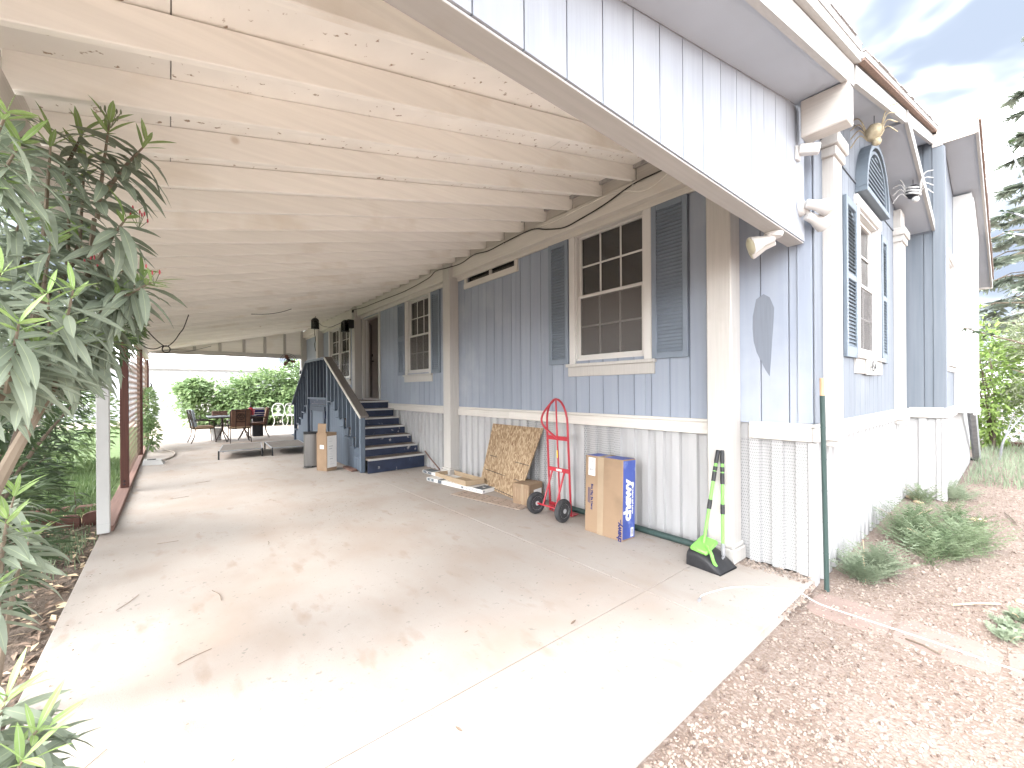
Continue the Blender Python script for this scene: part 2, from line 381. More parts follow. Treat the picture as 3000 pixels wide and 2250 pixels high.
def vent_extra(t, g, c, mix, noise, ramp):
    """rows of small round perforations in the vented skirting"""
    sp = t.nodes.new('ShaderNodeSeparateXYZ'); t.links.new(g.outputs['Position'], sp.inputs[0])
    def mth(op, a, b=None):
        x = t.nodes.new('ShaderNodeMath'); x.operation = op
        for i, v in enumerate((a, b)):
            if v is None: continue
            if isinstance(v, (int, float)): x.inputs[i].default_value = v
            else: t.links.new(v, x.inputs[i])
        return x.outputs[0]
    u = mth('MULTIPLY', mth('ADD', sp.outputs['Y'], sp.outputs['X']), 62.0); v = mth('MULTIPLY', sp.outputs['Z'], 40.0)
    row = mth('FLOOR', v); u2 = mth('ADD', u, mth('MULTIPLY', mth('MODULO', row, 2.0), 0.5))
    du = mth('SUBTRACT', mth('FRACT', u2), 0.5); dv = mth('SUBTRACT', mth('FRACT', v), 0.5)
    d = mth('ADD', mth('MULTIPLY', du, du), mth('MULTIPLY', mth('MULTIPLY', dv, dv), 1.6))
    return mix(mth('LESS_THAN', d, 0.06), c, (0.19, 0.19, 0.19))
M_vent = mat('perforated_skirting', (0.35, 0.348, 0.346), 0.5, 0.04, 2, bump=0, rand=0.02, extra=vent_extra)
def osb_mat():
    m = mat('oriented_strand_board', (0.50, 0.36, 0.215), 0.85, 0.1, 3, bump=0, rand=0)
    t = m.node_tree; b = t.nodes['Principled BSDF']; n = t.nodes.new; l = t.links.new
    g = n('ShaderNodeNewGeometry'); mp = n('ShaderNodeMapping'); mp.inputs['Location'].default_value = (1.5, 0.9, 0.1); mp.inputs['Rotation'].default_value = (0.35, 0, 0); mp.inputs['Scale'].default_value = (36, 85, 24)
    vo = n('ShaderNodeTexVoronoi'); vo.inputs['Scale'].default_value = 1.0; vo.inputs['Randomness'].default_value = 1.0
    rp = n('ShaderNodeValToRGB'); e = rp.color_ramp.elements
    e[0].color = (0.16, 0.095, 0.05, 1); e[1].color = (0.42, 0.32, 0.21, 1); k = e.new(0.55); k.color = (0.29, 0.205, 0.125, 1)
    sx = n('ShaderNodeSeparateXYZ')
    l(g.outputs['Position'], mp.inputs['Vector']); l(mp.outputs['Vector'], vo.inputs['Vector']); l(vo.outputs['Color'], sx.inputs[0]); l(sx.outputs['X'], rp.inputs['Fac'])
    l(rp.outputs['Color'], b.inputs['Base Color'])
    bp = n('ShaderNodeBump'); bp.inputs['Strength'].default_value = 0.35; bp.inputs['Distance'].default_value = 0.003
    l(sx.outputs['Y'], bp.inputs['Height']); l(bp.outputs['Normal'], b.inputs['Normal']); return m
M_osb = osb_mat()
# ------------------------------------------------------------------ ground
def stones_extra(t, g, c, mix, noise, ramp):
    vo = t.nodes.new('ShaderNodeTexVoronoi'); vo.inputs['Scale'].default_value = 75; vo.inputs['Randomness'].default_value = 1
    t.links.new(g.outputs['Position'], vo.inputs['Vector'])
    sx = t.nodes.new('ShaderNodeSeparateXYZ'); t.links.new(vo.outputs['Color'], sx.inputs[0])
    c = mix(ramp(sx.outputs['X'], 0.55, 1.0), c, (0.29, 0.24, 0.21))
    c = mix(ramp(sx.outputs['Y'], 0.72, 1.0), c, (0.18, 0.125, 0.10))
    return c
M_ground = mat('red_gravel_ground', (0.165, 0.123, 0.10), 0.95, 0.1, 0.9, bump=0.9, bscale=70, bdist=0.012, col2=(0.23, 0.18, 0.15), dirt=(0.26, 0.212, 0.182), dscale=0.8, rand=0, extra=stones_extra)
M_gravel = mat('loose_gravel', (0.195, 0.15, 0.122), 0.95, 0.2, 13, bump=0.2, col2=(0.335, 0.28, 0.24), dirt=(0.105, 0.075, 0.062), dscale=26, dlo=0.55, dhi=0.62, rand=0, detail=1)
M_soil = mat('dark_garden_soil', (0.085, 0.065, 0.052), 0.95, 0.2, 6, bump=1.0, bscale=45, bdist=0.015, col2=(0.145, 0.112, 0.088), dirt=(0.20, 0.15, 0.115), dscale=9, dlo=0.55, dhi=0.72, rand=0)
M_lawn = mat('lawn_soil', (0.07, 0.11, 0.035), 0.95, 0.2, 5, bump=0.6, rand=0)
M_yard = mat('pale_back_yard', (0.40, 0.34, 0.29), 0.95, 0.1, 2, bump=0.5, bscale=40, dirt=(0.34, 0.26, 0.2), dscale=3, rand=0)
M_conc = mat('weathered_concrete', (0.335, 0.300, 0.27), 0.9, 0.05, 0.55, bump=0.35, bscale=150, col2=(0.365, 0.33, 0.30), dirt=(0.318, 0.258, 0.215), dscale=1.3, dlo=0.48, dhi=0.80, rand=0.02, detail=9,
    extra=lambda t, g, c, mix, noise, ramp: mix(ramp(noise(150, (1, 1, 1), 2.0, 2.2), 0.62, 0.72), mix(ramp(noise(30, (1, 1, 1), 4.0, 7.7), 0.655, 0.73),
        mix(ramp(noise(7.5, (1, .4, 1), 12.0, 9.4), 0.60, 0.74), mix(ramp(noise(3.2, (1, .45, 1), 12.0, 5.1), 0.54, 0.84), c, (0.305, 0.252, 0.212)), (0.30, 0.243, 0.203)), (0.235, 0.21, 0.19)), (0.275, 0.248, 0.225)))

g = MB(); S_ = 260
g.quad((-S_, -S_, -0.07), (S_, -S_, -0.07), (S_, S_, -0.07), (-S_, S_, -0.07))
tag(g.build('ground', M_ground), kind='structure')
def sheet(name, m, x0, x1, y0, y1, z, nx=1, ny=1, amp=0):
    b = MB(); r = random.Random(3)
    P = [[(x0+(x1-x0)*i/nx, y0+(y1-y0)*j/ny, z + (r.uniform(-amp, amp) if 0 < i < nx and 0 < j < ny else 0)) for j in range(ny+1)] for i in range(nx+1)]
    b.add([p for row in P for p in row], [(i*(ny+1)+j, (i+1)*(ny+1)+j, (i+1)*(ny+1)+j+1, i*(ny+1)+j+1) for i in range(nx) for j in range(ny)])
    return tag(b.build(name, m, smooth='all'), kind='structure')
sheet('garden_bed', M_soil, -9, -0.54, -4, 6.9, -0.035, 60, 70, 0.022)
sheet('lawn', M_lawn, -12, -0.60, 6.9, 24, -0.03)
sheet('back_yard', M_yard, -4, 20, 17.9, 60, -0.055)

slab = tag(MB().box(-0.55, 3.80, 0.975, 17.9, -0.12, -0.012).build('concrete_slab', M_conc), kind='structure')
ys = [0.97, 1.70, 6.22, 10.7, 15.2, 17.92]; xs = [-0.56, 2.63, 3.70]
for i in range(2):
    for j in range(5):
        x0, x1, y0, y1 = xs[i]+.0022, xs[i+1]-.0022, ys[j]+.0022, ys[j+1]-.0022
        if i == 1: x1 = 3.70 if j == 0 else 3.785
        BX('slab_panel', M_conc, slab, x0, x1, y0, y1, -0.013, 0.0, b=0.0025)

# pink flagstones leading off the slab corner
path = thing('flagstone_path', 'pinkish flat flagstones running along the gravel from the slab corner', 'path', (3.5, .5, -.07))
r = random.Random(5)
for k, (y0, y1) in enumerate([(.50, .94), (.05, .49), (-.45, .04), (-.98, -.47)]):
    p = []
    for a in range(14):
        q = 2*math.pi*a/14; rx, ry = .20*(1+r.uniform(-.08, .06)), (y1-y0)*.5*(1+r.uniform(-.06, .03))
        e = lambda v: math.copysign(abs(v)**.45, v)
        p.append((e(math.cos(q))*rx, e(math.sin(q))*ry))
    MB().prism(p, .045, Matrix.Translation((3.53+r.uniform(-.02, .02), (y0+y1)/2, -.110))).build('flagstone', M_paver, path)

# loose gravel: thousands of small stones nobody could count
def gravel(name, n, spots, m, seed, smin, smax):
    r = random.Random(seed); b = MB()
    ico = [(0, 0, 1), (.89, 0, .45), (.28, .85, .45), (-.72, .53, .45), (-.72, -.53, .45), (.28, -.85, .45), (.72, .53, -.45), (-.28, .85, -.45), (-.89, 0, -.45), (-.28, -.85, -.45), (.72, -.53, -.45)]
    fs = [(0, 1, 2), (0, 2, 3), (0, 3, 4), (0, 4, 5), (0, 5, 1), (1, 6, 2), (2, 7, 3), (3, 8, 4), (4, 9, 5), (5, 10, 1), (6, 7, 2), (7, 8, 3), (8, 9, 4), (9, 10, 5), (10, 6, 1)]
    for _ in range(n):
        x, y, z = spots(r); s = (smin+(smax-smin)*r.random()**1.6)*(1 if r.random() < .965 else r.uniform(1.6, 2.8))
        a = r.uniform(0, 6.28); ca, sa = math.cos(a)*s*r.uniform(.8, 1.6), math.sin(a)*s; cb, sb = -math.sin(a)*s*r.uniform(.8, 1.3), math.cos(a)*s; h = s*r.uniform(.5, .85)
        b.add([(x+ca*p[0]+cb*p[1], y+sa*p[0]+sb*p[1], z+h*p[2]*(1+.2*r.random())) for p in ico], fs)
    me = bpy.data.meshes.new(name); me.from_pydata(b.v, [], b.f); me.materials.append(m); me.update()
    o = link(name, me); return o
def gspot(r):
    while True:
        x = 0.9 + 9.5*r.random()**2.3; y = r.uniform(-1.6, .96) if x < 3.8 else r.uniform(-1.4, .9)
        if x > 7.9 and y > .55: continue
        if y < .97 - .0 and y > -.25*x-.2: return x, y, -.066
tag(gravel('gravel', 34000, gspot, M_gravel, 21, .0032, .0088), 'loose reddish gravel spread over the ground beside the slab', 'gravel', kind='stuff')

# ------------------------------------------------------------------ house
house = thing('house', 'pale blue manufactured house with vertical siding, white trim and slate shutters', 'house', (3.8, 1.0, 0))
XW, YF, YG, XG = 3.79, 0.985, 0.60, 7.90     # long wall, front wall, wing front, wing side
ML = Matrix(((0, -1, 0, XW), (1, 0, 0, 0), (0, 0, 1, 0), (0, 0, 0, 1)))      # local (u, out, z) on the long wall
MF = Matrix(((1, 0, 0, 0), (0, -1, 0, YF), (0, 0, 1, 0), (0, 0, 0, 1)))      # on the front wall
MG = Matrix(((1, 0, 0, 0), (0, -1, 0, YG), (0, 0, 1, 0), (0, 0, 0, 1)))      # on the wing front
MS = Matrix(((0, -1, 0, XG), (1, 0, 0, 0), (0, 0, 1, 0), (0, 0, 0, 1)))      # on the wing side

def siding(wall_name, M, u0, u1, z0, ztop, m, width=0.203, phase=0.0, openings=(), back=0.06):
    zt = ztop if callable(ztop) else (lambda u: ztop)
    cuts = {u0, u1}; k = math.ceil((u0-phase)/width)
    grooves = set()
    while phase+k*width < u1: cuts.add(phase+k*width); grooves.add(phase+k*width); k += 1
    for a, b, c, d in openings: cuts |= {a, b}
    cuts = sorted(c for c in cuts if u0-1e-6 <= c <= u1+1e-6)
    seg = []
    for a, b in zip(cuts, cuts[1:]):
        if b-a < .012: continue
        za = [(z0, None)]
        mid = (a+b)/2; spans = [(z0, None)]
        ops = sorted((c, d) for (p, q, c, d) in openings if p-1e-6 <= mid <= q+1e-6)
        lo = z0
        for c, d in ops:
            if c > lo+.01: seg.append((a, b, lo, c))
            lo = d
        seg.append((a, b, lo, None))
    bk = MB()
    for a, b, lo, hi in seg:
        h0 = hi if hi is not None else zt(a); h1 = hi if hi is not None else zt(b)
        if h0 <= lo+.01 and h1 <= lo+.01: continue
        bk.hexa([M @ Vector(p) for p in ((a, -back, lo), (b, -back, lo), (b, -.004, lo), (a, -.004, lo), (a, -back, max(h0, lo)), (b, -back, max(h1, lo)), (b, -.004, max(h1, lo)), (a, -.004, max(h0, lo)))])
    wall = bk.build(wall_name, M_groove, house)
    for a, b, lo, hi in seg:
        h0 = hi if hi is not None else zt(a); h1 = hi if hi is not None else zt(b)
        if h0 <= lo+.01 and h1 <= lo+.01: continue
        ga = .0035 if a in grooves else 0; gb = .0035 if b in grooves else 0
        if abs(h0-h1) < 1e-4: o = MB().cbox(a+ga, b-gb, -.004, .008, lo, h0, b=.0035, M=M)
        else: o = MB().hexa([M @ Vector(p) for p in ((a+ga, -.004, lo), (b-gb, -.004, lo), (b-gb, .008, lo), (a+ga, .008, lo), (a+ga, -.004, h0), (b-gb, -.004, h1), (b-gb, .008, h1), (a+ga, .008, h0))])
        o.build('siding_board', m, wall)
    return wall
def lp(name, m, parent, M, *a, b=.004): return MB().cbox(*a, b=b, M=M).build(name, m, parent)

M_patch = mat('dark_grey_patch', (0.165, 0.185, 0.22), 0.7, 0.05, 3, V3, 0.3, 3, V3, rand=0)
W1 = (2.43, 3.37, 1.79, 3.30); W2 = (7.02, 7.95, 1.80, 3.28); W3 = (11.50, 13.28, 1.80, 3.28); HW = (4.50, 5.72, 3.20, 3.30); DR = (9.46, 10.44, 1.26, 3.26)
lw = siding('long_wall', ML, 1.0, 16.3, 1.16, 3.45, M_blue, phase=1.953-.203*4, openings=[W1, W2, W3, HW, DR])
zA = lambda x: (3.50 + .231*(x-3.60)) if x < 3.65 else (3.545 + .272*(x-3.70))       # underside of the main rake
FW = (5.18, 6.06, 1.78, 3.20)
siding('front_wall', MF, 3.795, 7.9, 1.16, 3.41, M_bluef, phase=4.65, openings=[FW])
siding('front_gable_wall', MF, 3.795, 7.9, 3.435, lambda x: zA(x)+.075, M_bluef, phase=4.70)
MB().box(3.79, 7.9, YF-.018, YF+.004, 3.41, 3.435).build('flashing_strip', M_groove, house)
WW = (8.17, 8.95, 1.78, 3.22)
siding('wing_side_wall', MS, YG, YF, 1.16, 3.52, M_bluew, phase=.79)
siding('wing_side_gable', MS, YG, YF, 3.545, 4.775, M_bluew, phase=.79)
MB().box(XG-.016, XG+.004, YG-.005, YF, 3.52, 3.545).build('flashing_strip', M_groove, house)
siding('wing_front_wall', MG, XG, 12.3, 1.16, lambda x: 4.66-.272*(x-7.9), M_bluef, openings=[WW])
for (x0, x1, y0, y1) in ((XG-.022, XG-.008, YG-.01, YG+.10),):
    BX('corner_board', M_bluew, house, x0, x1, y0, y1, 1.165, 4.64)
BX('corner_board', M_bluef, house, XG-.022, XG+.11, YG-.022, YG-.009, 1.165, 4.62)
BX('corner_board', M_blue, house, XW-.022, XW-.009, YF-.005, YF+.095, 1.175, 3.40)
BX('corner_board', M_bluef, house, XW-.022, XW+.10, YF-.022, YF-.009, 1.175, 3.44)
# rooms behind the windows
sh = MB()
for a in ((3.86, 12.2, 1.06, 16.2, 1.20, 1.24), (3.86, 12.2, 1.06, 16.2, 3.46, 3.50), (5.6, 5.65, 1.06, 16.2, 1.24, 3.46), (3.86, 7.2, 16.1, 16.2, 1.24, 3.46), (3.86, 7.2, 6.3, 6.36, 1.24, 3.46), (3.86, 7.2, 9.0, 9.06, 1.24, 3.46), (3.86, 7.2, 11.2, 11.26, 1.24, 3.46), (7.25, 12.2, 1.9, 1.95, 1.24, 3.46), (12.15, 12.2, .66, 1.9, 1.24, 3.46)):
    sh.box(*a)
sh.build('room_shell', M_int, house)
MB().box(3.87, 3.90, 1.08, 16.2, .0, 1.20).box(3.87, 12.2, 1.06, 1.09, 0, 1.20).build('underfloor', M_int, house)

def window(M, op, cols, rows, sill, tw=.09, tb=.0, top=True, split=None, screen=True, blind=None, curtain=None, name='window'):
    """double-hung window: trim is the part; sashes, muntins, panes, sill are sub-parts"""
    a, b, c, d = op
    t = MB(); t.cbox(a-tw, a, 0, .03, c-tb, d+(tw if top else 0), M=M).cbox(b, b+tw, 0, .03, c-tb, d+(tw if top else 0), M=M)
    if top: t.cbox(a-tw-.02, b+tw+.02, 0, .036, d, d+tw+.0, M=M)
    t.box(a, a+.02, -.09, .012, c, d, M=M).box(b-.02, b, -.09, .012, c, d, M=M).box(a, b, -.09, .012, c, c+.02, M=M).box(a, b, -.09, .012, d-.02, d, M=M)
    w = t.build(name, M_vinyl, house)
    bays = [(a+.02, b-.02)] if not split else [(a+.02, (a+b)/2-.03), ((a+b)/2+.03, b-.02)]
    if split: lp('mullion', M_vinyl, w, M, (a+b)/2-.03, (a+b)/2+.03, -.06, .02, c+.02, d-.02)
    zm = c + (d-c)*.49
    for (p, q) in bays:
        for lo, hi, dep in ((zm, d-.02, -.045), (c+.02, zm+.035, -.025)):
            s = MB(); fwid = .032
            s.cbox(p, p+fwid, dep-.02, dep+.01, lo, hi, M=M).cbox(q-fwid, q, dep-.02, dep+.01, lo, hi, M=M)
            s.cbox(p+fwid, q-fwid, dep-.02, dep+.012, lo, lo+.045, M=M).cbox(p+fwid, q-fwid, dep-.02, dep+.01, hi-.03, hi, M=M)
            s.build('sash', M_vinyl, w)
            gx0, gx1, gz0, gz1 = p+fwid, q-fwid, lo+.045, hi-.03
            mm = MB()
            for k in range(1, cols): u = gx0+(gx1-gx0)*k/cols; mm.box(u-.009, u+.009, dep-.012, dep-.002, gz0, gz1, M=M)
            for k in range(1, rows): z = gz0+(gz1-gz0)*k/rows; mm.box(gx0, gx1, dep-.0125, dep-.0015, z-.009, z+.009, M=M)
            if cols > 1: mm.build('muntin', M_vinyl, w)
            MB().box(gx0-.004, gx1+.004, dep-.018, dep-.014, gz0-.004, gz1+.004, M=M).build('pane', M_glass, w)
            if screen and dep > -.03: MB().box(gx0-.003, gx1+.003, dep+.0, dep+.001, gz0, gz1, M=M).build('insect_screen', M_screen, w)
    if sill:
        s0, s1, sz0, sz1 = sill
        lp('sill', M_trim, w, M, s0, s1, 0.001, .055, sz1-.035, sz1); lp('sill_apron', M_trim, w, M, s0+.015, s1-.015, 0.001, .028, sz0, sz1-.036)
    if blind:
        z1, n = blind
        for k in range(n):
            lp('blind_slat', M_white, w, M, a+.14, b-.02, -.16, -.115, z1-.011-.018*k, z1-.018*k, b=.003)
        lp('blind_rail', M_white, w, M, a+.14, b-.02, -.165, -.11, z1+.005, z1+.06)
        lp('blind_rail', M_white, w, M, a+.14, b-.02, -.165, -.11, z1-.018*n-.04, z1-.018*n-.005)
    if curtain:
        cu = MB(); u0, u1 = curtain; n = 10
        for k in range(n):
            ua, ub = u0+(u1-u0)*k/n, u0+(u1-u0)*(k+1)/n; da, db = -.20-.03*(k % 2), -.20-.03*((k+1) % 2)
            cu.quad(*[M @ Vector(p) for p in ((ua, da, c-.1), (ub, db, c-.1), (ub, db, d+.05), (ua, da, d+.05))])
        cu.build('curtain', M_white, w)
    return w
w1 = window(ML, W1, 3, 2, (2.30, 3.50, 1.605, 1.755), top=False, tb=.04, blind=(3.20, 8), curtain=(3.22, 3.40))
lp('note', M_paper, w1, ML, 2.475, 2.565, -.0645, -.0635, 2.62, 2.715, b=.0003)
w2 = window(ML, W2, 3, 2, (6.89, 8.10, 1.62, 1.77), top=False, tb=.04, blind=(3.18, 10))
w3 = window(ML, W3, 2, 2, (11.38, 13.42, 1.62, 1.77), top=False, tb=.04, split=True, blind=(3.2, 24))
# narrow high window under the frieze
hw = MB(); a, b, c, d = HW
hw.cbox(a-.07, a, 0, .03, c-.001, d, M=ML).cbox(b, b+.07, 0, .03, c-.001, d, M=ML).cbox(a-.075, b+.075, 0, .034, 3.115, c, M=ML).cbox((a+b)/2-.012, (a+b)/2+.012, -.04, .012, c, d, M=ML)
hw = hw.build('transom_window', M_trimy, house)
for p, q in ((a, (a+b)/2-.012), ((a+b)/2+.012, b)): MB().box(p, q, -.03, -.026, c, d, M=ML).build('pane', M_glass, hw)
fwin = window(MF, FW, 2, 2, (5.0, 6.22, 1.585, 1.765), tw=.10, curtain=(5.2, 5.5), tb=.0)
wwin = window(MG, WW, 1, 1, (8.04, 9.06, 1.66, 1.765), tw=.10)
# number plaque under the front window
pq = lp('number_plaque', M_trim, house, MF, 5.36, 5.80, .028, .048, 1.575, 1.735)
text('numeral', '1454', .155, M_inkd, pq, (5.60, YF-.049, 1.66), (0, -1, 0), (1, 0, 0), offset=.003, sp=1.05)

def shutter(M, u0, u1, z0, z1, m, n, arch=False, zones=((.04, .96),)):
    f = MB(); st = .055; H = z1-z0
    f.cbox(u0, u0+st, .008, .038, z0, z1, M=M).cbox(u1-st, u1, .008, .038, z0, z1, M=M)
    f.box(u0+st, u1-st, .008, .016, z0, z1, M=M)
    edges = [0]+[e for z in zones for e in z]+[1]
    for p, q in zip(edges[::2], edges[1::2]): f.cbox(u0+st, u1-st, .008, .0375, z0+H*p, z0+H*q, M=M)
    s = f.build('shutter', m, house)
    w = u1-u0-2*st
    lou = None
    for p, q in zones:
        k = max(3, int(round(n*(q-p)))); dz = H*(q-p)/k
        if lou is None:
            mb = MB(); mb.hexa([(-w/2, .012, -.004), (w/2, .012, -.004), (w/2, .016, .0), (-w/2, .016, .0), (-w/2, .034, -dz*.9), (w/2, .034, -dz*.9), (w/2, .038, -dz*.82), (-w/2, .038, -dz*.82)])
            lou = mb.mesh('louver', m)
        for i in range(k):
            z = z0+H*q-dz*(i+.05); sx = 1.0; t = (i+.6)*dz
            if arch and q > .9 and t < w*.5: sx = max(.35, math.sqrt(max(.05, 1-(1-t/(w*.5))**2)))
            link('louver', lou, s, M @ Matrix.Translation(((u0+u1)/2, -.004, z)) @ Matrix.Diagonal((sx, 1, 1, 1)))
    return s
shutter(ML, 3.475, 3.81, 1.76, 3.285, M_shut, 44)
shutter(ML, 1.955, 2.335, 1.75, 3.285, M_shut, 44)
shutter(ML, 8.055, 8.39, 1.77, 3.275, M_shut, 40, zones=((.04, .47), (.53, .96)))
shutter(ML, 6.60, 6.925, 1.77, 3.275, M_shut, 40)
shutter(MF, 4.64, 5.05, 1.725, 3.17, M_shutf, 42, arch=True, zones=((.07, .49), (.53, .95)))
shutter(MF, 6.19, 6.50, 1.725, 3.17, M_shutf, 42, arch=True, zones=((.07, .49), (.53, .95)))

# darker grey leaf-shaped patch on the siding near the corner
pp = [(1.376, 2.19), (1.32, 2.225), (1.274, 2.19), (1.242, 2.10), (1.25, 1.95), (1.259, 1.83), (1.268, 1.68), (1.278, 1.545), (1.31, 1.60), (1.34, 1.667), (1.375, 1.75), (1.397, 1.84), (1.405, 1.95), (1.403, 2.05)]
MB().prism(pp, .0012, Matrix(((0, 0, -1, XW-.0078), (1, 0, 0, 0), (0, 1, 0, 0), (0, 0, 0, 1)))).build('wall_patch', M_patch, lw)
# half-round gable vent
vx, vz, vr = 5.66, 3.375, .555
def arcring(r0, r1, d0, d1, n=18, base=True):
    m = MB(); P = []
    for i in range(n+1):
        q = math.pi*i/n; P.append((math.cos(q), math.sin(q)))
    for (ax, az), (bx_, bz) in zip(P, P[1:]):
        m.hexa([MF @ Vector(p) for p in ((vx+r0*ax, d0, vz+r0*az), (vx+r1*ax, d0, vz+r1*az), (vx+r1*bx_, d0, vz+r1*bz), (vx+r0*bx_, d0, vz+r0*bz), (vx+r0*ax, d1, vz+r0*az), (vx+r1*ax, d1, vz+r1*az), (vx+r1*bx_, d1, vz+r1*bz), (vx+r0*bx_, d1, vz+r0*bz))])
    return m
ven = arcring(vr-.045, vr, 0, .10).cbox(vx-vr, vx+vr, 0, .10, vz-.05, vz, M=MF).build('gable_vent', M_shutf, house)
arcring(vr-.10, vr-.07, .0, .085).build('inner_ring', M_shutf, ven)
MB().prism([((vr-.05)*math.cos(math.pi*i/18), (vr-.05)*math.sin(math.pi*i/18)) for i in range(19)], .006, MF @ Matrix.Translation((vx, .01, vz)) @ Matrix.Rotation(R(90), 4, 'X')).build('vent_backing', M_shut, ven)
for k in range(9):
    z = vz+.035+k*.048; hwid = math.sqrt(max(.0, (vr-.11)**2-(z+.02-vz)**2))
    if hwid > .05:
        MB().hexa([MF @ Vector(p) for p in ((vx-hwid, .03, z+.03), (vx+hwid, .03, z+.03), (vx+hwid, .035, z+.036), (vx-hwid, .035, z+.036), (vx-hwid, .075, z), (vx+hwid, .075, z), (vx+hwid, .08, z+.008), (vx-hwid, .08, z+.008))]).build('louver', M_shutf, ven)

# door standing ajar
dr = MB(); a, b, c, d = DR
dr.cbox(a-.09, a, 0, .03, c, d+.05, M=ML).cbox(b, b+.09, 0, .03, c, d+.05, M=ML).box(a, a+.03, -.12, .01, c, d, M=ML).box(b-.03, b, -.12, .01, c, d, M=ML).box(a, b, -.12, .01, d-.03, d, M=ML).box(a, b, -.12, .04, c-.03, c, M=ML)
dr = dr.build('door_frame', M_trim, house)
hinge = Matrix.Translation((XW+.05, b-.035, c+.012)) @ Matrix.Rotation(R(152), 4, 'Z')
lf = MB().cbox(-.02, .02, -.90, 0, 0, 1.96, M=hinge)
for z0, z1 in ((.15, .85), (1.0, 1.82)): lf.cbox(-.026, -.0195, -.78, -.12, z0, z1, b=.006, M=hinge)
lf = lf.build('door', M_white, dr)
MB().lathe([(.022, 0), (.022, .012), (.01, .014), (.01, .05)], hinge @ Matrix.Translation((-.02, -.83, .98)) @ Matrix.Rotation(R(-90), 4, 'Y'), 12).box(-.075, -.062, -.85, -.72, .97, .99, M=hinge).build('handle', M_black, lf, smooth=40)
MB().lathe([(.03, 0), (.03, .02), (.024, .025)], hinge @ Matrix.Translation((-.02, -.83, 1.14)) @ Matrix.Rotation(R(-90), 4, 'Y'), 14).build('deadbolt', M_black, lf, smooth=40)
MB().box(4.6, 4.66, 9.3, 10.9, 1.24, 3.3).build('room_partition', M_brown, house)

# belt rail and skirting
def belt(M, segs):
    for a, b in segs:
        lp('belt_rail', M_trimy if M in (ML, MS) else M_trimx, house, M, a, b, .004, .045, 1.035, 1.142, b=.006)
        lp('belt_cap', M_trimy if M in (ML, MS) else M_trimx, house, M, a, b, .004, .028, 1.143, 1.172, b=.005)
belt(ML, [(.982, 1.43), (1.72, 4.62), (4.623, 5.99), (6.23, 7.2), (7.2, 10.6), (10.8, 14.0), (14.2, 16.1)])
belt(MF, [(3.744, 4.03), (4.27, 7.04), (7.36, 7.86)]); belt(MS, [(.597, .94)]); belt(MG, [(7.855, 9.08), (10.42, 12.3)])
def skirt(M, u0, u1, z0, z1, vents=(), period=.17, plen=.51):
    u = u0; d0, d1 = -.020, .014
    mesh_cache = {}
    while u < u1-.01:
        e = min(u+plen, u1); vent = any(p-.02 <= (u+e)/2 <= q+.02 for p, q in vents)
        key = round(e-u, 3)
        prof = [(0, d1)]; x = 0
        while x < e-u-1e-6:
            for dx, dd in ((.076, d1), (.082, d0), (.160, d0), (.17, d1)):
                prof.append((min(x+dx*period/.17, e-u), dd))
            x += period
        b = MB(); n = len(prof)
        b.add([M @ Vector((u+p, q, z)) for z in (z0, z1) for p, q in prof] + [M @ Vector((u+p, q-.003, z)) for z in (z0, z1) for p, q in prof],
              [(i, i+1, n+i+1, n+i) for i in range(n-1)] + [(2*n+i, 3*n+i, 3*n+i+1, 2*n+i+1) for i in range(n-1)])
        b.build('vented_skirting_panel' if vent else 'skirting_panel', M_vent if vent else M_skirt, skp)
        u = e
skp = MB().box(XW+.025, XW+.07, 1.0, 16.3, .0, 1.16).box(XW, XG+.0, YF+.028, YF+.07, 0, 1.16).box(XG+.01, 12.3, YG+.028, YG+.07, -.06, 1.16).box(XG+.028, XG+.06, YG, YF, -.06, 1.16).build('skirting', M_skirt, house)
skirt(ML, 1.02, 1.53, .0, 1.03, vents=((1.02, 1.6),), plen=.51)
skirt(ML, 1.72, 5.99, .0, 1.03, vents=((2.74, 3.25), (3.76, 4.27)))
skirt(ML, 6.23, 10.6, .0, 1.03); skirt(ML, 12.0, 16.1, 0, 1.03)
skirt(MF, 3.80, 7.88, -.06, 1.03); skirt(MG, 7.92, 12.3, -.06, 1.03)
skirt(MS, .60, .97, -.06, 1.03)
lp('corner_strip', M_skirt, house, MF, 3.765, 3.815, -.03, .02, -.06, 1.03, b=.004); lp('corner_strip', M_skirt, house, MG, XG-.03, XG+.03, -.03, .02, -.06, 1.03, b=.004)
# frieze board under the carport beam
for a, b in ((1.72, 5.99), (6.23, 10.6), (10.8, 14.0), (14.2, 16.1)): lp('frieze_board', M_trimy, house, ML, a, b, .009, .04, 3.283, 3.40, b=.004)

# pilasters framing the front bay
def pilaster(x0, x1, ztop):
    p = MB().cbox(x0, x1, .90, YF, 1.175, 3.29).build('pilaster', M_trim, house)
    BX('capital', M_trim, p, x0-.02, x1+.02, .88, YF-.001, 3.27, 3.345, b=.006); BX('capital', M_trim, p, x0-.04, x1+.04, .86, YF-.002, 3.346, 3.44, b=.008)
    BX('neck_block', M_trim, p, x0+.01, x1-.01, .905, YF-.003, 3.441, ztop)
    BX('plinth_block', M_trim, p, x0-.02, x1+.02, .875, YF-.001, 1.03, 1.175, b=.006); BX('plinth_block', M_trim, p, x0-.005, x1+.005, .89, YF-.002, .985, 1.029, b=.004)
pilaster(4.03, 4.26, 3.62); pilaster(7.06, 7.35, 3.68)

# chimney-like box on the wing front
bxp = MB().cbox(9.1, 10.4, .40, .592, 1.06, 4.30).build('bump_out_box', M_white, house)
for k in range(17): BX('lap_board', M_white, bxp, 9.14, 10.36, .385, .399, 1.10+k*.185, 1.28+k*.185, b=.004)
BX('box_base_trim', M_white, bxp, 9.09, 10.45, .372, .40, 1.03, 1.099, b=.004)

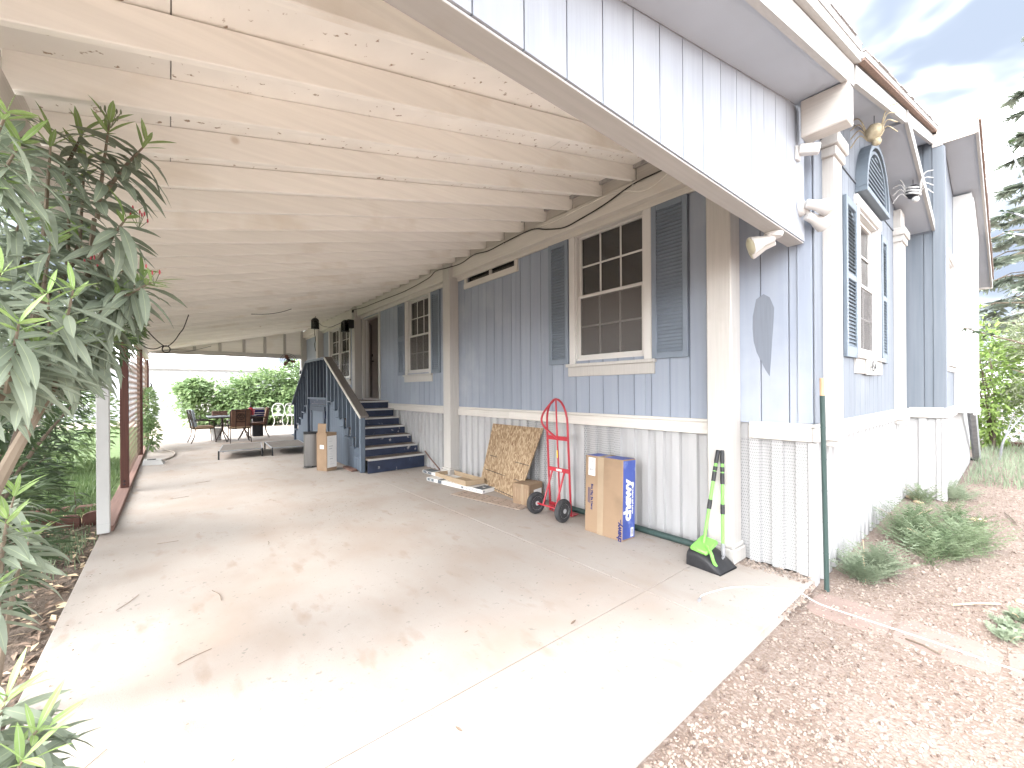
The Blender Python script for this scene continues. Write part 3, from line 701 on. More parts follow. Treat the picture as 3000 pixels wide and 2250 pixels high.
# eaves, soffits, roof
def sbar(name, m, parent, xa, za, xb, zb, h, y0, y1):
    return MB().hexa([(xa, y0, za), (xb, y0, zb), (xb, y1, zb), (xa, y1, za), (xa, y0, za+h), (xb, y0, zb+h), (xb, y1, zb+h), (xa, y1, za+h)]).build(name, m, parent)
roof = MB()
def rs(b, xa, za, xb, zb, h, y0, y1): b.hexa([(xa, y0, za), (xb, y0, zb), (xb, y1, zb), (xa, y1, za), (xa, y0, za+h), (xb, y0, zb+h), (xb, y1, zb+h), (xa, y1, za+h)])
rs(roof, 3.66, 3.70, 7.9, 4.86, .05, .66, 16.6); rs(roof, 7.902, 4.86, 12.6, 3.58, .05, .29, 16.6)
roof = roof.build('roof', M_shingle, house)
r = random.Random(8)
for k in range(22):      # ragged shingle course along the rake
    x = 3.68+k*.19; z = 3.75+(x-3.66)*.2736
    sbar('shingle', M_shingle, roof, x, z, x+.185, z+.0506, .008+r.random()*.006, .635+r.uniform(-.006, .006), .72)
for k in range(23):
    x = 7.95+k*.195; z = 4.909-(x-7.902)*.2724
    sbar('shingle', M_shingle, roof, x, z, x+.19, z-.0517, .008+r.random()*.006, .262+r.uniform(-.006, .006), .34)
sbar('soffit_panel', M_soffit, roof, 3.635, 3.545+.03, 7.89, 3.545+.03+.272*4.255, .02, .72, YF-.012)
sbar('rake_fascia', M_trimx, roof, 3.66, 3.545, 7.88, 3.545+.272*4.22, .125, .69, .72)
sbar('rake_trim', M_trimx, roof, 3.69, 3.715, 7.93, 3.715+.272*4.24, .06, .645, .69)
sbar('bare_underlay', M_drip, roof, 3.69, 3.697, 7.93, 3.697+.272*4.24, .017, .65, .689)
sbar('gable_soffit', M_soffit, roof, 5.72, 4.115, 7.885, 3.545, .05, .705, YF-.012)
sbar('gable_fascia', M_trimx, roof, 5.72, 4.105, 7.885, 3.53, .12, .675, .704)
BX('bracket_beam', M_trimy, roof, 3.49, 3.63, .70, YF-.012, 3.238, 3.50, b=.008)
# ridge end and wing rake
BX('ridge_fascia', M_trimy, roof, 7.872, 7.90, .31, .688, 4.655, 4.80, b=.004); BX('ridge_trim', M_trimy, roof, 7.862, 7.903, .30, .66, 4.80, 4.86, b=.004)
BX('ridge_cap', M_trimy, roof, 7.868, 7.905, .60, .70, 4.64, 4.81, b=.004)
sbar('wing_soffit', M_soffit, roof, 7.9, 4.672, 12.5, 4.672-.272*4.6, .02, .312, YG-.012)
sbar('wing_fascia', M_trimx, roof, 7.87, 4.66, 12.5, 4.66-.272*4.63, .145, .283, .311)
sbar('wing_rake_trim', M_drip, roof, 7.88, 4.81, 12.5, 4.81-.272*4.62, .05, .265, .30)
BX('eave_fascia', M_trimy, roof, 12.5, 12.53, .28, 16.6, 3.38, 3.58)
# ------------------------------------------------------------------ carport
cp = thing('carport', 'attached carport with exposed cream painted rafters over the concrete slab', 'carport', (1.6, 1.0, 0))
zr = lambda x: 3.593+.231*(x-3.72)            # underside of the rafters
XO = -0.55; RD = .152
# rafters: one mesh shared by all
def rafter_mesh():
    b = MB(); xa, xb = XO+.06, 3.715; w = .02; c = .004
    prof = [(-w, 0), (-w+c, -0.0), (w-c, 0), (w, 0)]
    sec = [(-w, c), (-w+c, 0), (w-c, 0), (w, c), (w, RD), (-w, RD)]
    n = len(sec); vs = []
    K = 10
    for k in range(K+1):
        x = xa+(xb-xa)*k/K
        for y, z in sec: vs.append((x-1.6, y, zr(x)+z))
    fs = [(k*n+i, k*n+(i+1) % n, (k+1)*n+(i+1) % n, (k+1)*n+i) for k in range(K) for i in range(n)] + [tuple(range(n)), tuple(K*n+i for i in range(n))]
    b.add(vs, fs); return b.mesh('rafter', M_cream)
rm = rafter_mesh(); RY = []
y = 2.058-.437*2
while y < 16.1:
    RY.append(y); y += .437
rr_ = random.Random(4)
for y in RY:
    link('rafter', rm, cp, Matrix.Translation((1.6, y, rr_.uniform(-.004, .004))) @ Matrix.Rotation(rr_.uniform(-.002, .002), 4, 'Z'))
# ceiling sheets with their seams
cx = [XO-.02, .012, 2.45, 3.78]; cy = [1.10]
while cy[-1] < 16.1: cy.append(min(cy[-1]+1.311*2, 16.25))
for i in range(3):
    for j in range(len(cy)-1):
        xa, xb, ya, yb = cx[i]+.0025, cx[i+1]-.0025, cy[j]+.002, cy[j+1]-.002
        dz = rr_.uniform(0, .003)
        sbar('ceiling_panel', M_creamd, cp, xa, zr(xa)+RD+.004+dz, xb, zr(xb)+RD+.004+dz, .009, ya, yb)
sbar('roof_deck', M_shingle, cp, -.66, zr(-.66)+RD+.016, 3.66, zr(3.66)+RD+.016, .05, .66, 16.6)
# blocking between rafters at both ends, and the ledger
for a, b in zip(RY, RY[1:]):
    BX('blocking', M_trimy, cp, 3.716, 3.745, a+.021, b-.021, 3.60, 3.745, b=.003)
    BX('blocking', M_trimy, cp, XO+.028, XO+.058, a+.021, b-.021, zr(XO+.058)+.004, zr(XO+.05)+RD-.004, b=.003)
PY = [(1.505, 1.71), (6.0, 6.22), (10.6, 10.8), (14.0, 14.2), (16.1, 16.3)]
for (a, b) in zip(PY, PY[1:]):
    BX('house_beam', M_trimy, cp, 3.665, 3.775, a[1]+.001, b[0]-.001, 3.345, 3.572, b=.005)
BX('house_beam', M_trimy, cp, 3.665, 3.775, 1.135, PY[0][0]-.001, 3.345, 3.572, b=.005)
for k, (a, b) in enumerate(PY):
    p = MB().cbox(3.605, 3.788, a, b, .10, 3.585, b=.008).build('post', M_trim, cp)
    BX('base_trim', M_trim, p, 3.57, 3.789, a-.035, b+.035, .0, .115, b=.008)
    BX('base_cap', M_trim, p, 3.588, 3.7885, a-.018, b+.018, .116, .15, b=.006)
# outer side: beam and white post
BX('outer_beam', M_trimy, cp, XO-.02, XO+.10, 1.14, 16.2, zr(XO+.1)-.215, zr(XO-.02)-.006, b=.005)
op = BX('post', M_white, cp, -.575, -.478, 5.885, 5.98, .02, zr(XO)-.23, b=.006)
MB().box(-.576, -.4775, 5.8845, 5.9805, .118, .1195).build('post_joint', M_ink, op)
BX('post', M_trim, cp, -.575, -.478, 1.15, 1.25, .02, zr(XO)-.23, b=.006)
# front header: sided wedge over the opening
hd = MB().box(-.60, 3.71, 1.032, 1.06, 2.56, 2.60).build('front_header', M_groove, cp)
u = -.62+.095
edges = [-.62]
while u < 3.70: edges.append(u); u += .203
edges.append(3.715)
for a, b in zip(edges, edges[1:]):
    a0, b0 = a+.003, b-.003
    if b0-a0 < .02: continue
    t0, t1 = zA(a0)+.028, zA(b0)+.028
    MB().hexa([(a0, 1.012, 2.556), (b0, 1.012, 2.556), (b0, 1.031, 2.556), (a0, 1.031, 2.556), (a0, 1.012, t0), (b0, 1.012, t1), (b0, 1.031, t1), (a0, 1.031, t0)]).build('siding_board', M_band, hd)
MB().hexa([(-.62, 1.0325, 2.57), (3.71, 1.0325, 2.57), (3.71, 1.05, 2.57), (-.62, 1.05, 2.57), (-.62, 1.0325, zA(-.62)+.03), (3.71, 1.0325, zA(3.71)+.03), (3.71, 1.05, zA(3.71)+.03), (-.62, 1.05, zA(-.62)+.03)]).build('header_backing', M_groove, hd)
BX('header_beam', M_trimx, cp, -.60, 3.72, 1.0505, 1.13, 2.563, 2.75, b=.005)
BX('header_soffit', M_trimx, cp, -.60, 3.72, 1.020, 1.128, 2.546, 2.5555, b=.002)
MB().hexa([(-.6, 1.10, 2.74), (3.715, 1.10, 2.74), (3.715, 1.115, 2.74), (-.6, 1.115, 2.74), (-.6, 1.10, zr(-.6)+RD), (3.715, 1.10, zr(3.715)+RD), (3.715, 1.115, zr(3.715)+RD), (-.6, 1.115, zr(-.6)+RD)]).build('header_lining', M_cream, cp)
# front overhang
sbar('soffit_panel', M_soffit, cp, -.90, zA(-.9)+.03, 3.63, zA(3.63)+.03, .02, .735, 1.011)
sbar('rake_fascia', M_trimx, cp, -.92, zA(-.92)-.005, 3.652, zA(3.652)-.005, .15, .70, .735)
sbar('rake_trim', M_trimx, cp, -.92, zA(-.92)+.155, 3.68, zA(3.68)+.147, .07, .665, .70)
for k in range(23):
    x = -.9+k*.2; z = zr(x)+RD+.068
    sbar('shingle', M_shingle, cp, x, z, x+.195, z+.045, .006+rr_.random()*.006, .655+rr_.uniform(-.006, .006), .75)
# back gable: beam, studs, panel
BX('back_beam', M_trimx, cp, -.60, 3.70, 16.12, 16.24, 2.60, 2.74, b=.005)
MB().hexa([(-.6, 16.20, 2.741), (3.70, 16.20, 2.741), (3.70, 16.22, 2.741), (-.6, 16.22, 2.741), (-.6, 16.20, zr(-.6)+RD), (3.70, 16.20, zr(3.7)+RD), (3.70, 16.22, zr(3.7)+RD), (-.6, 16.22, zr(-.6)+RD)]).build('back_gable_panel', M_cream, cp)
for x in (.6, 1.25, 1.9, 2.5, 3.1): BX('stud', M_trim, cp, x-.04, x+.04, 16.15, 16.199, 2.742, zr(x)-.01, b=.003)

# ------------------------------------------------------------------ lattice screen on the garden side
def lattice(name, label, y0, y1, z0, z1, x, m, sp=.085, w=.034, M=None, frame_m=None, group=None, L=None):
    """two layers of diagonal slats; each slat a part"""
    t = thing(name, label, 'lattice', (x, y0, 0), group=group)
    Wd, Ht = y1-y0, z1-z0; s2 = math.sqrt(.5)
    for layer, sg in ((0, 1), (1, -1)):
        xo = x+(.0016 if layer else -.0016); k = -Ht+sp
        while k < Wd:
            # slat line: u = k + v (sg=1) or u = k+Ht - v
            v0, v1 = max(0, -k), min(Ht, Wd-k)
            if v1-v0 > .05:
                if sg > 0: a = (k+v0, v0); b = (k+v1, v1)
                else: a = (k+Ht-(Ht-v0), Ht-v0); a = (k+v0, Ht-v0); b = (k+v1, Ht-v1)
                P = lambda q: Vector((xo, y0+q[0], z0+q[1])) if M is None else M @ Vector((q[0], .004 if layer else -.004, z0+q[1]))
                A, B = P(a), P(b); d = (B-A); ln = d.length
                nrm = Vector((1, 0, 0)) if M is None else (M.to_3x3() @ Vector((0, 1, 0)))
                F = frame(A, d, nrm)
                MB().box(-.0013, .0013, -w/2, w/2, 0, ln, M=F).build('slat', m, t)
            k += sp*1.414
    return t
g1 = lattice('lattice_screen', 'taupe diagonal lattice panel between the first two redwood posts', 8.37, 12.40, .12, 2.40, -.51, M_latt, sp=.135, group='lattice screen beside the slab')
g2 = lattice('lattice_screen', 'farther taupe lattice panel beyond the second redwood post', 12.52, 16.2, .12, 2.40, -.51, M_latt, sp=.17, w=.045, group='lattice screen beside the slab')
for y, lab in ((8.27, 'dark redwood post at the near end of the lattice screen'), (12.41, 'redwood post in the middle of the lattice screen'), (16.21, 'redwood post at the far end of the lattice screen')):
    t = thing('redwood_post', lab, 'post', (-.51, y, 0), group='redwood posts')
    BX('post', M_rust, t, -.56, -.466, y, y+.10, .062, 2.41, b=.005)
    MB().lathe([(.012, 0), (.014, .006), (.004, .012)], frame((-.515, y, .11), (0, -1, 0)), 8).build('bolt', M_dkmetal, t)
    MB().lathe([(.012, 0), (.014, .006), (.004, .012)], frame((-.515, y, .16), (0, -1, 0)), 8).build('bolt', M_dkmetal, t)
tag(BX('redwood_sill_board', M_rusty, None, -.59, -.455, 6.0, 16.3, .004, .06, b=.006), 'flat reddish board along the slab edge under the lattice', 'board')

# ------------------------------------------------------------------ porch stairs
st = thing('porch_stairs', 'blue painted wooden porch stairs with boxed sides and slanting handrail', 'stairs', (3.2, 7.2, 0))
SX0, SX1 = 2.66, 3.745
NZ = [(7.162+.281*k, .255+.163*k) for k in range(7)]
for k, (y, z) in enumerate(NZ):
    last = k == 6
    z0 = 0 if k == 0 else NZ[k-1][1]
    BX('riser', M_riser, st, SX0, SX1, y+.026, y+.044, z0+.001, z-.034, b=.002)
    if not last:
        BX('tread', M_tread, st, SX0, SX1, y+.022, y+.281+.024, z-.033, z-.002, b=.003)
    BX('nosing', M_trimx, st, SX0, SX1, y, y+.0215, z-.034, z, b=.004)
lz = NZ[6][1]
for k in range(14): BX('landing_plank', M_tread, st, SX0, SX1, NZ[6][0]+.024+.15*k, NZ[6][0]+.170+.15*k, lz-.033, lz-.001, b=.003)
NF = [(11.0+.281*k, lz-.163*(k+1)) for k in range(6)]
for k, (y, z) in enumerate(NF): BX('tread', M_tread, st, SX0, SX1, y, y+.285, z-.033, z-.002, b=.003)
# boxed side facing the carport: upright boards under a stepped edge
xs0, xs1 = 2.625, 2.652
def top_at(y):
    if y < NZ[0][0]+.2: return .30
    for k in range(7):
        if y < NZ[k][0]+.281+.03: return NZ[k][1]+.02
    if y < 10.97: return lz-.05
    for k in range(6):
        if y < NF[k][0]+.281: return NF[k][1]+.02
    return .2
y = 7.40
while y < 9.30:
    BX('side_board', M_stairl, st, xs0, xs1, y+.002, y+.138, .01, top_at(y+.07)-.02, b=.003); y += .14
for k in range(7):
    BX('step_ledge', M_stairl, st, xs0-.045, xs0+.02, NZ[k][0]+.235-.02, NZ[k][0]+.281+.20, NZ[k][1]-.02, NZ[k][1]+.012, b=.004)
y = 9.43
while y < 10.86:
    BX('side_board', M_stairw, st, xs0, xs1, y+.002, y+.098, .01, lz-.08, b=.003); y += .10
BX('landing_ledge', M_stairl, st, xs0-.05, xs0+.03, 9.40, 10.96, lz+.03, lz+.075, b=.004)
BX('landing_skirt_board', M_riser, st, xs0, xs1, 9.40, 10.96, lz-.075, lz+.028, b=.003)
dd = MB().cbox(xs0-.022, xs0-.003, 9.55, 10.70, .16, 1.10, b=.004).build('storage_door', M_stairl, st)
for a in ((9.55, 10.70, 1.0, 1.10), (9.55, 10.70, .16, .26), (9.55, 9.66, .262, .998), (10.59, 10.70, .262, .998)): BX('door_rail', M_stairw, dd, xs0-.04, xs0-.0225, *a, b=.004)
BX('latch', M_riser, dd, xs0-.06, xs0-.03, 9.43, 9.53, .86, 1.02, b=.004)
y = 11.0
while y < 12.3:
    BX('side_board', M_stairl, st, xs0, xs1, y+.002, y+.138, .01, max(.12, top_at(y+.07)-.02), b=.003); y += .14
for k in range(6): BX('step_ledge', M_stairl, st, xs0-.045, xs0+.02, NF[k][0], NF[k][0]+.26, NF[k][1]+.0, NF[k][1]+.032, b=.004)
# posts, handrails, deep balusters
for (y0, z1, nm) in ((7.32, .99, 'newel'), (9.31, 2.13, 'newel'), (10.94, 2.13, 'newel'), (12.33, 1.12, 'newel')):
    BX(nm, M_stairl if y0 < 10 else M_stairw, st, 2.585, 2.665, y0, y0+.085, .005, z1, b=.005)
def rail_at(y):
    if y < 9.36: return 1.04+(y-7.36)*(2.145-1.04)/(9.36-7.36)
    if y < 10.98: return 2.145
    return 2.145-(y-10.98)*(2.145-1.15)/(12.37-10.98)
def hrail(ya, yb, m):
    za, zb = rail_at(ya+1e-4), rail_at(yb-1e-4); x0, x1 = 2.555, 2.70; h = .04
    MB().hexa([(x0, ya, za), (x1, ya, za), (x1, yb, zb), (x0, yb, zb), (x0, ya, za+h), (x1, ya, za+h), (x1, yb, zb+h), (x0, yb, zb+h)]).build('handrail', m, st)
    MB().hexa([(x0-.016, ya, za-.012), (x0-.001, ya, za-.012), (x0-.001, yb, zb-.012), (x0-.016, yb, zb-.012), (x0-.016, ya, za+h-.004), (x0-.001, ya, za+h-.004), (x0-.001, yb, zb+h-.004), (x0-.016, yb, zb+h-.004)]).build('rail_edge', M_trimy if ya < 9 else M_stairl, st)
hrail(7.24, 9.38, M_rail); hrail(9.39, 10.97, M_stairl); hrail(10.98, 12.45, M_stairl)
ys_ = [7.58+.25*k for k in range(7)]
for y in ys_: BX('baluster', M_stairl, st, 2.59, 2.73, y, y+.036, top_at(y)-.01, rail_at(y)-.004, b=.004)
for k in range(5): y = 9.60+.27*k; BX('baluster', M_stairw, st, 2.59, 2.73, y, y+.036, lz+.076, 2.143, b=.004)
for k in range(5): y = 11.16+.23*k; BX('baluster', M_stairw, st, 2.59, 2.73, y, y+.036, max(.15, top_at(y)-.01), rail_at(y+.04)-.004, b=.004)
# ------------------------------------------------------------------ things against the house wall
# big cardboard carton with blue side
t = thing('shipping_carton', 'tall brown shipping carton with royal blue side and large white brand lettering', 'box', (3.39, 2.6, 0))
T = Matrix.Translation((3.29, 0, 0)) @ Matrix.Rotation(R(2.0), 4, 'Y')
BW, BH = .205, .775
MB().cbox(0, BW, 2.374, 2.833, .001, BH, b=.006, M=T).build('carton_body', M_card, t)
MB().box(.006, BW-.006, 2.3725, 2.374, .02, BH-.012, M=T).build('blue_side', M_chewy, t)
MB().box(.006, BW-.006, 2.385, 2.69, BH, BH+.0015, M=T).build('blue_top', M_chewy, t)
MB().box(.006, BW-.006, 2.70, 2.822, BH, BH+.0015, M=T).build('blue_top', M_chewy, t)
MB().box(-.0015, 0, 2.60, 2.672, .001, BH-.004, M=T).box(0, BW, 2.60, 2.672, BH+.0015, BH+.0025, M=T).build('packing_tape', M_tape, t)
lb = MB().box(-.002, -.0005, 2.705, 2.79, .575, .755, M=T).build('shipping_label', M_paper, t)
r = random.Random(2); b = MB()
for z0, h in ((.705, .03), (.672, .022), (.622, .03)):
    y = 2.715
    while y < 2.78: w_ = r.uniform(.001, .004); b.box(-.0028, -.002, y, y+w_, z0, z0+h, M=T); y += w_+r.uniform(.0015, .004)
b.build('barcode', M_ink, lb)
def tx(name, s, size, m, o, z, x, **k): return text(name, s, size, m, t, T @ Vector(o), T.to_3x3() @ Vector(z), T.to_3x3() @ Vector(x), **k)
tx('lettering', 'chewy', .155, M_paper, (.082, 2.3718, .385), (0, -1, 0), (0, 0, 1), offset=.0075, sp=.98)
tx('lettering', 'where pet lovers shop', .034, M_paper, (.157, 2.3718, .40), (0, -1, 0), (0, 0, 1), offset=.0012)
tx('lettering', 'chewy', .072, M_navy, (-.001, 2.405, .085), (-1, 0, 0), (0, 0, 1), offset=.0034)
tx('lettering', '.com', .026, M_navy, (-.001, 2.392, .185), (-1, 0, 0), (0, 0, 1), offset=.001)
tx('lettering', 'Box May Be Heavy', .034, M_navy, (-.001, 2.742, .36), (-1, 0, 0), (0, 0, -1), offset=.0012)
for k, y in enumerate((2.762, 2.775, 2.787)): MB().box(-.001, -.0003, y, y+.006, .29+.004*k, .45, M=T).build('small_print', M_navy, t)
b = MB().box(.135, .178, 2.3712, 2.3724, .03, .115, M=T).build('barcode_label', M_paper, t)
bb = MB(); z = .045
while z < .10: w_ = r.uniform(.001, .003); bb.box(.145, .168, 2.3706, 2.3712, z, z+w_, M=T); z += w_+.002
bb.build('barcode', M_inkd, b)

# red hand truck
t = thing('hand_truck', 'red steel hand truck with looped handle and two rubber wheels', 'hand truck', (3.42, 3.36, 0))
T = Matrix.Translation((3.50, 3.375, 0)) @ Matrix.Rotation(R(-2.6), 4, 'Y')
hp = [(0, -.165, .02), (0, -.165, .5), (0, -.165, 1.05)] + [(0, -.165*math.cos(q), 1.05+.29*math.sin(q)) for q in [math.pi*k/12 for k in range(1, 12)]] + [(0, .165, 1.05), (0, .165, .5), (0, .165, .02)]
MB().tube([T @ Vector(p) for p in hp], .0125, 10).build('side_rail', M_red, t, smooth=50)
lp_ = spline([(0, .03, 1.33), (-.03, .10, 1.26), (-.055, .175, 1.16), (-.06, .19, 1.07), (-.04, .14, .99), (-.012, .0, .89)], 6)
MB().tube([T @ Vector(p) for p in lp_], .0125, 10).build('loop_handle', M_red, t, smooth=50)
MB().tube([T @ Vector(p) for p in ((-.004, 0, .06), (-.004, 0, 1.335))], .010, 8).build('centre_strut', M_red, t, smooth=50)
for z in (.89, .52, .10): MB().cbox(-.012, .006, -.165, .165, z-.024, z+.024, b=.003, M=T).build('cross_bar', M_red, t)
MB().cbox(-.0145, -.0122, -.06, .03, .508, .532, b=.0006, M=T).build('maker_label', M_paper, t)
MB().cbox(-.0165, -.0145, -.008, .008, .66, .75, b=.0006, M=T).build('warning_label', M_yellow, t)
MB().cbox(-.005, .11, -.185, .185, .012, .02, b=.003, M=T).build('toe_plate', M_red, t)
for s in (-1, 1):
    a = T @ Vector((-.012, s*.095, .50)); e = Vector((3.305, 3.36+s*.10, .13))
    MB().tube([a, e], .011, 8).build('stay', M_red, t, smooth=50)
ax = Vector((3.30, 3.36, .128))
MB().tube([ax+Vector((0, -.20, 0)), ax+Vector((0, .20, 0))], .010, 8).build('axle', M_red, t, smooth=50)
MB().tube([ax+Vector((0, .02, 0)), T @ Vector((0, .0, .10))], .012, 8).build('axle_strut', M_red, t, smooth=50)
def wheel(parent, c, rr, wd, yaw=0):
    F = frame(c, (math.sin(yaw), -math.cos(yaw), 0), (0, 0, 1))
    w = MB().lathe([(rr*.60, -wd/2+.006), (rr*.82, -wd/2), (rr*.95, -wd*.38), (rr, -wd*.12), (rr, wd*.12), (rr*.95, wd*.38), (rr*.82, wd/2), (rr*.60, wd/2-.006)], F, 28).build('tyre', M_rubber, parent, smooth=35)
    ri = MB().lathe([(rr*.56, -wd*.30), (rr*.60, -wd*.42), (rr*.61, wd*.42), (rr*.56, wd*.30), (rr*.20, wd*.22), (rr*.20, wd*.46), (rr*.10, wd*.50)], F, 28)
    for k in range(7):
        q = 2*math.pi*k/7; ri.box(rr*.18, rr*.56, -rr*.035, rr*.035, wd*.22, wd*.36, M=F @ Matrix.Rotation(q, 4, 'Z'))
    ri.build('rim', M_rim, w, smooth=30)
wheel(t, ax+Vector((0, -.215, 0)), .127, .062, .12); wheel(t, ax+Vector((0, .215, 0)), .127, .062, -.1)

# OSB sheet leaning on the skirting
t = thing('strand_board_sheet', 'sheet of strand board leaning against the white skirting', 'board', (3.6, 4.6, 0))
TL, TR, BL, BR = Vector((3.752, 4.99, .945)), Vector((3.752, 3.91, .945)), Vector((3.655, 5.21, .004)), Vector((3.50, 4.13, .004))
nrm = ((TL-TR).cross(BR-TR)).normalized(); nrm = nrm if nrm.x < 0 else -nrm
MB().hexa([BL, BR, TR, TL, BL+nrm*.012, BR+nrm*.012, TR+nrm*.012, TL+nrm*.012]).build('panel', M_osb, t)
for f, a, e in ((.50, .10, .99), (.27, .06, .99), (.04, .16, .99)):
    p0 = BL.lerp(TL, f).lerp(BR.lerp(TR, f), a)+nrm*.02; p1 = BL.lerp(TL, f-.02).lerp(BR.lerp(TR, f-.02), e)+nrm*.02
    MB().tube([p0, p1], .004, 4).build('guide_line', M_inkd, t)

# small carton in front of it
t = thing('small_carton', 'small battered cardboard carton in front of the strand board', 'box', (3.58, 3.98, 0))
F = Matrix.Translation((3.42, 3.84, 0)) @ Matrix.Rotation(R(27), 4, 'Z')
F = Matrix.Translation((3.424, 3.836, 0)) @ Matrix.Rotation(R(12), 4, 'Z')
MB().cbox(0, .30, 0, .26, .001, .265, b=.007, M=F).build('carton_body', M_card, t)
MB().box(-.0012, 0, .085, .125, .001, .265, M=F).box(.0, .30, .09, .13, .2651, .266, M=F).build('packing_tape', M_tape, t)
MB().box(.10, .27, -.0015, -.0002, .10, .19, M=F).build('label', M_paper, t)
for k in range(6): MB().box(-.0012, 0, .02+.038*k, .024+.038*k, .05+.02*(k % 3), .20+.015*(k % 2), M=F).build('scuff', M_cardl, t)

# flat boxes by the second post
def flatbox(name, label, F, L_, W_, H_, marks, band=True):
    t = thing(name, label, 'box', tuple(F.translation))
    MB().cbox(0, W_, 0, L_, .001, H_, b=.003, M=F).build('carton_body', M_paper, t)
    for a in marks:
        kind, args = a
        MB().box(*args, M=F).build('print_block' if kind != 'i' else 'icon', {'c': M_char, 'i': M_ink, 'g': M_cardl}[kind], t)
    return t
F1 = Matrix.Translation((3.352, 4.735, 0)) @ Matrix.Rotation(R(7.4), 4, 'Z')
t = flatbox('flooring_carton', 'long flat white carton with charcoal printed panels, nearest of the flat boxes', F1, 1.31, .245, .055,
    [('c', (-.0008, 0, 1.12, 1.29, .008, .05)), ('c', (-.0008, 0, .92, 1.02, .004, .052)), ('c', (.0, .245, .92, 1.02, .0551, .0558)), ('c', (.006, .235, .012, .20, .0551, .0558)),
     ('c', (-.0008, 0, .40, .455, .014, .044)), ('i', (-.0008, 0, .32, .345, .014, .04)), ('i', (-.0008, 0, .255, .28, .014, .04)), ('i', (-.0008, 0, .19, .215, .014, .04)), ('i', (-.0008, 0, .10, .125, .014, .04)), ('i', (.015, .05, -.0008, 0, .016, .042)), ('g', (.06, .22, .5, .85, .0551, .0556))])
text('lettering', 'Tek', .032, M_paper, t, F1 @ Vector((-.0012, 1.205, .028)), F1.to_3x3() @ Vector((-1, 0, 0)), F1.to_3x3() @ Vector((0, -1, 0)), offset=.001)
text('lettering', 'Tek', .045, M_paper, t, F1 @ Vector((.13, .11, .0562)), (0, 0, 1), F1.to_3x3() @ Vector((0, -1, 0)), offset=.001)
F2 = Matrix.Translation((3.50, 4.95, 0)) @ Matrix.Rotation(R(2), 4, 'Z')
t = flatbox('flooring_carton', 'white carton with a charcoal end lying behind the open cardboard tray', F2, 1.72, .16, .05, [('c', (-.0008, 0, 1.42, 1.70, .006, .045)), ('c', (.0, .16, 1.42, 1.70, .0501, .0507))])
text('lettering', 'Tek', .032, M_paper, t, F2 @ Vector((-.0012, 1.56, .026)), F2.to_3x3() @ Vector((-1, 0, 0)), F2.to_3x3() @ Vector((0, -1, 0)), offset=.001)
t = thing('cardboard_tray', 'shallow open cardboard tray lying on the flat white cartons', 'box', (3.45, 5.4, .06))
F = Matrix.Translation((3.285, 5.05, .062)) @ Matrix.Rotation(R(-3.5), 4, 'Z') @ Matrix.Rotation(R(-1.4), 4, 'X')
MB().box(0, .32, 0, 1.0, 0, .004, M=F).build('tray_floor', M_cardl, t)
for a in ((0, .004, 0, 1.0, .004, .075), (.316, .32, 0, 1.0, .004, .075), (.004, .316, 0, .004, .004, .075), (.004, .316, .996, 1.0, .004, .075)): MB().box(*a, M=F).build('tray_side', M_cardl, t)

# worn mat on the slab
t = thing('worn_rubber_mat', 'dirty flat perforated mat lying on the concrete beside the flat boxes', 'mat', (3.2, 4.4, 0))
F = Matrix.Translation((3.235, 3.80, .004)) @ Matrix.Rotation(R(11), 4, 'Z')
M_mat = mat('dirty_mat', (0.36, 0.285, 0.235), 0.95, 0.12, 9, bump=0.7, bscale=60, bdist=.01, dirt=(0.24, 0.18, 0.15), dscale=12)
MB().cbox(0, .27, 0, 1.22, 0, .007, b=.002, M=F).build('mat_sheet', M_mat, t)
for k in range(8):
    for j in range(4): MB().box(.03+.062*j, .062+.062*j, .08+.145*k+.012*j, .088+.145*k+.012*j, .0071, .0078, M=F).build('slot', M_inkd, t)

# green conduit along the foot of the skirting
t = thing('conduit', 'dark green metal pipe lying along the foot of the skirting', 'pipe', (3.66, 2.5, 0))
TB('pipe', M_pole, t, [(3.672, 1.74, .032), (3.680, 2.6, .032), (3.692, 3.55, .034)], .030, 12)
MB().lathe([(.036, 0), (.036, .05)], frame((3.680, 2.58, .032), (0, 1, 0)), 12).build('coupling', M_dkmetal, t)

# pet waste scoop set
t = thing('scoop_pan', 'black long-handled scoop pan with lime green handle beside the near post', 'scoop', (3.4, 1.58, 0))
F = Matrix.Translation((3.395, 1.445, 0)) @ Matrix.Rotation(R(-4), 4, 'Z')
# pan: hooded tray, open towards -y ; x width .25
prof = []
W_, D_, H_ = .255, .285, .155
def pan_sec(y, f, inset=0):
    w = W_*(.5)-inset; h = H_*f-inset*.6
    pts = [(-w, .003+inset)]
    for k in range(9):
        q = math.pi*k/8; pts.append((-w*math.cos(q), max(.003+inset, h*(.55+.45*math.sin(q)) if 0 < k < 8 else h*.52)))
    pts.append((w, .003+inset)); return [Vector((a, y, z)) for a, z in pts]
rings = [(0.0, .10), (.05, .46), (.12, .86), (.19, 1.05), (.25, 1.04), (D_, .9)]
b = MB(); A = [pan_sec(y, f) for y, f in rings]; B = [pan_sec(y, f, .004) for y, f in rings]; n = len(A[0])
A = [[Vector((p.x, (y if i_ else y+.0) , p.z)) for p in sec] for i_, ((y, f), sec) in enumerate(zip(rings, A))]
vs = [F @ p for s in A for p in s]+[F @ p for s in B for p in s]; off = len(A)*n; fs = []
for i in range(len(A)-1):
    for j in range(n-1):
        fs.append((i*n+j, i*n+j+1, (i+1)*n+j+1, (i+1)*n+j)); fs.append((off+i*n+j, off+(i+1)*n+j, off+(i+1)*n+j+1, off+i*n+j+1))
k_ = len(A)-1; fs.append(tuple(k_*n+j for j in range(n))); fs.append(tuple(off+k_*n+j for j in range(n)))
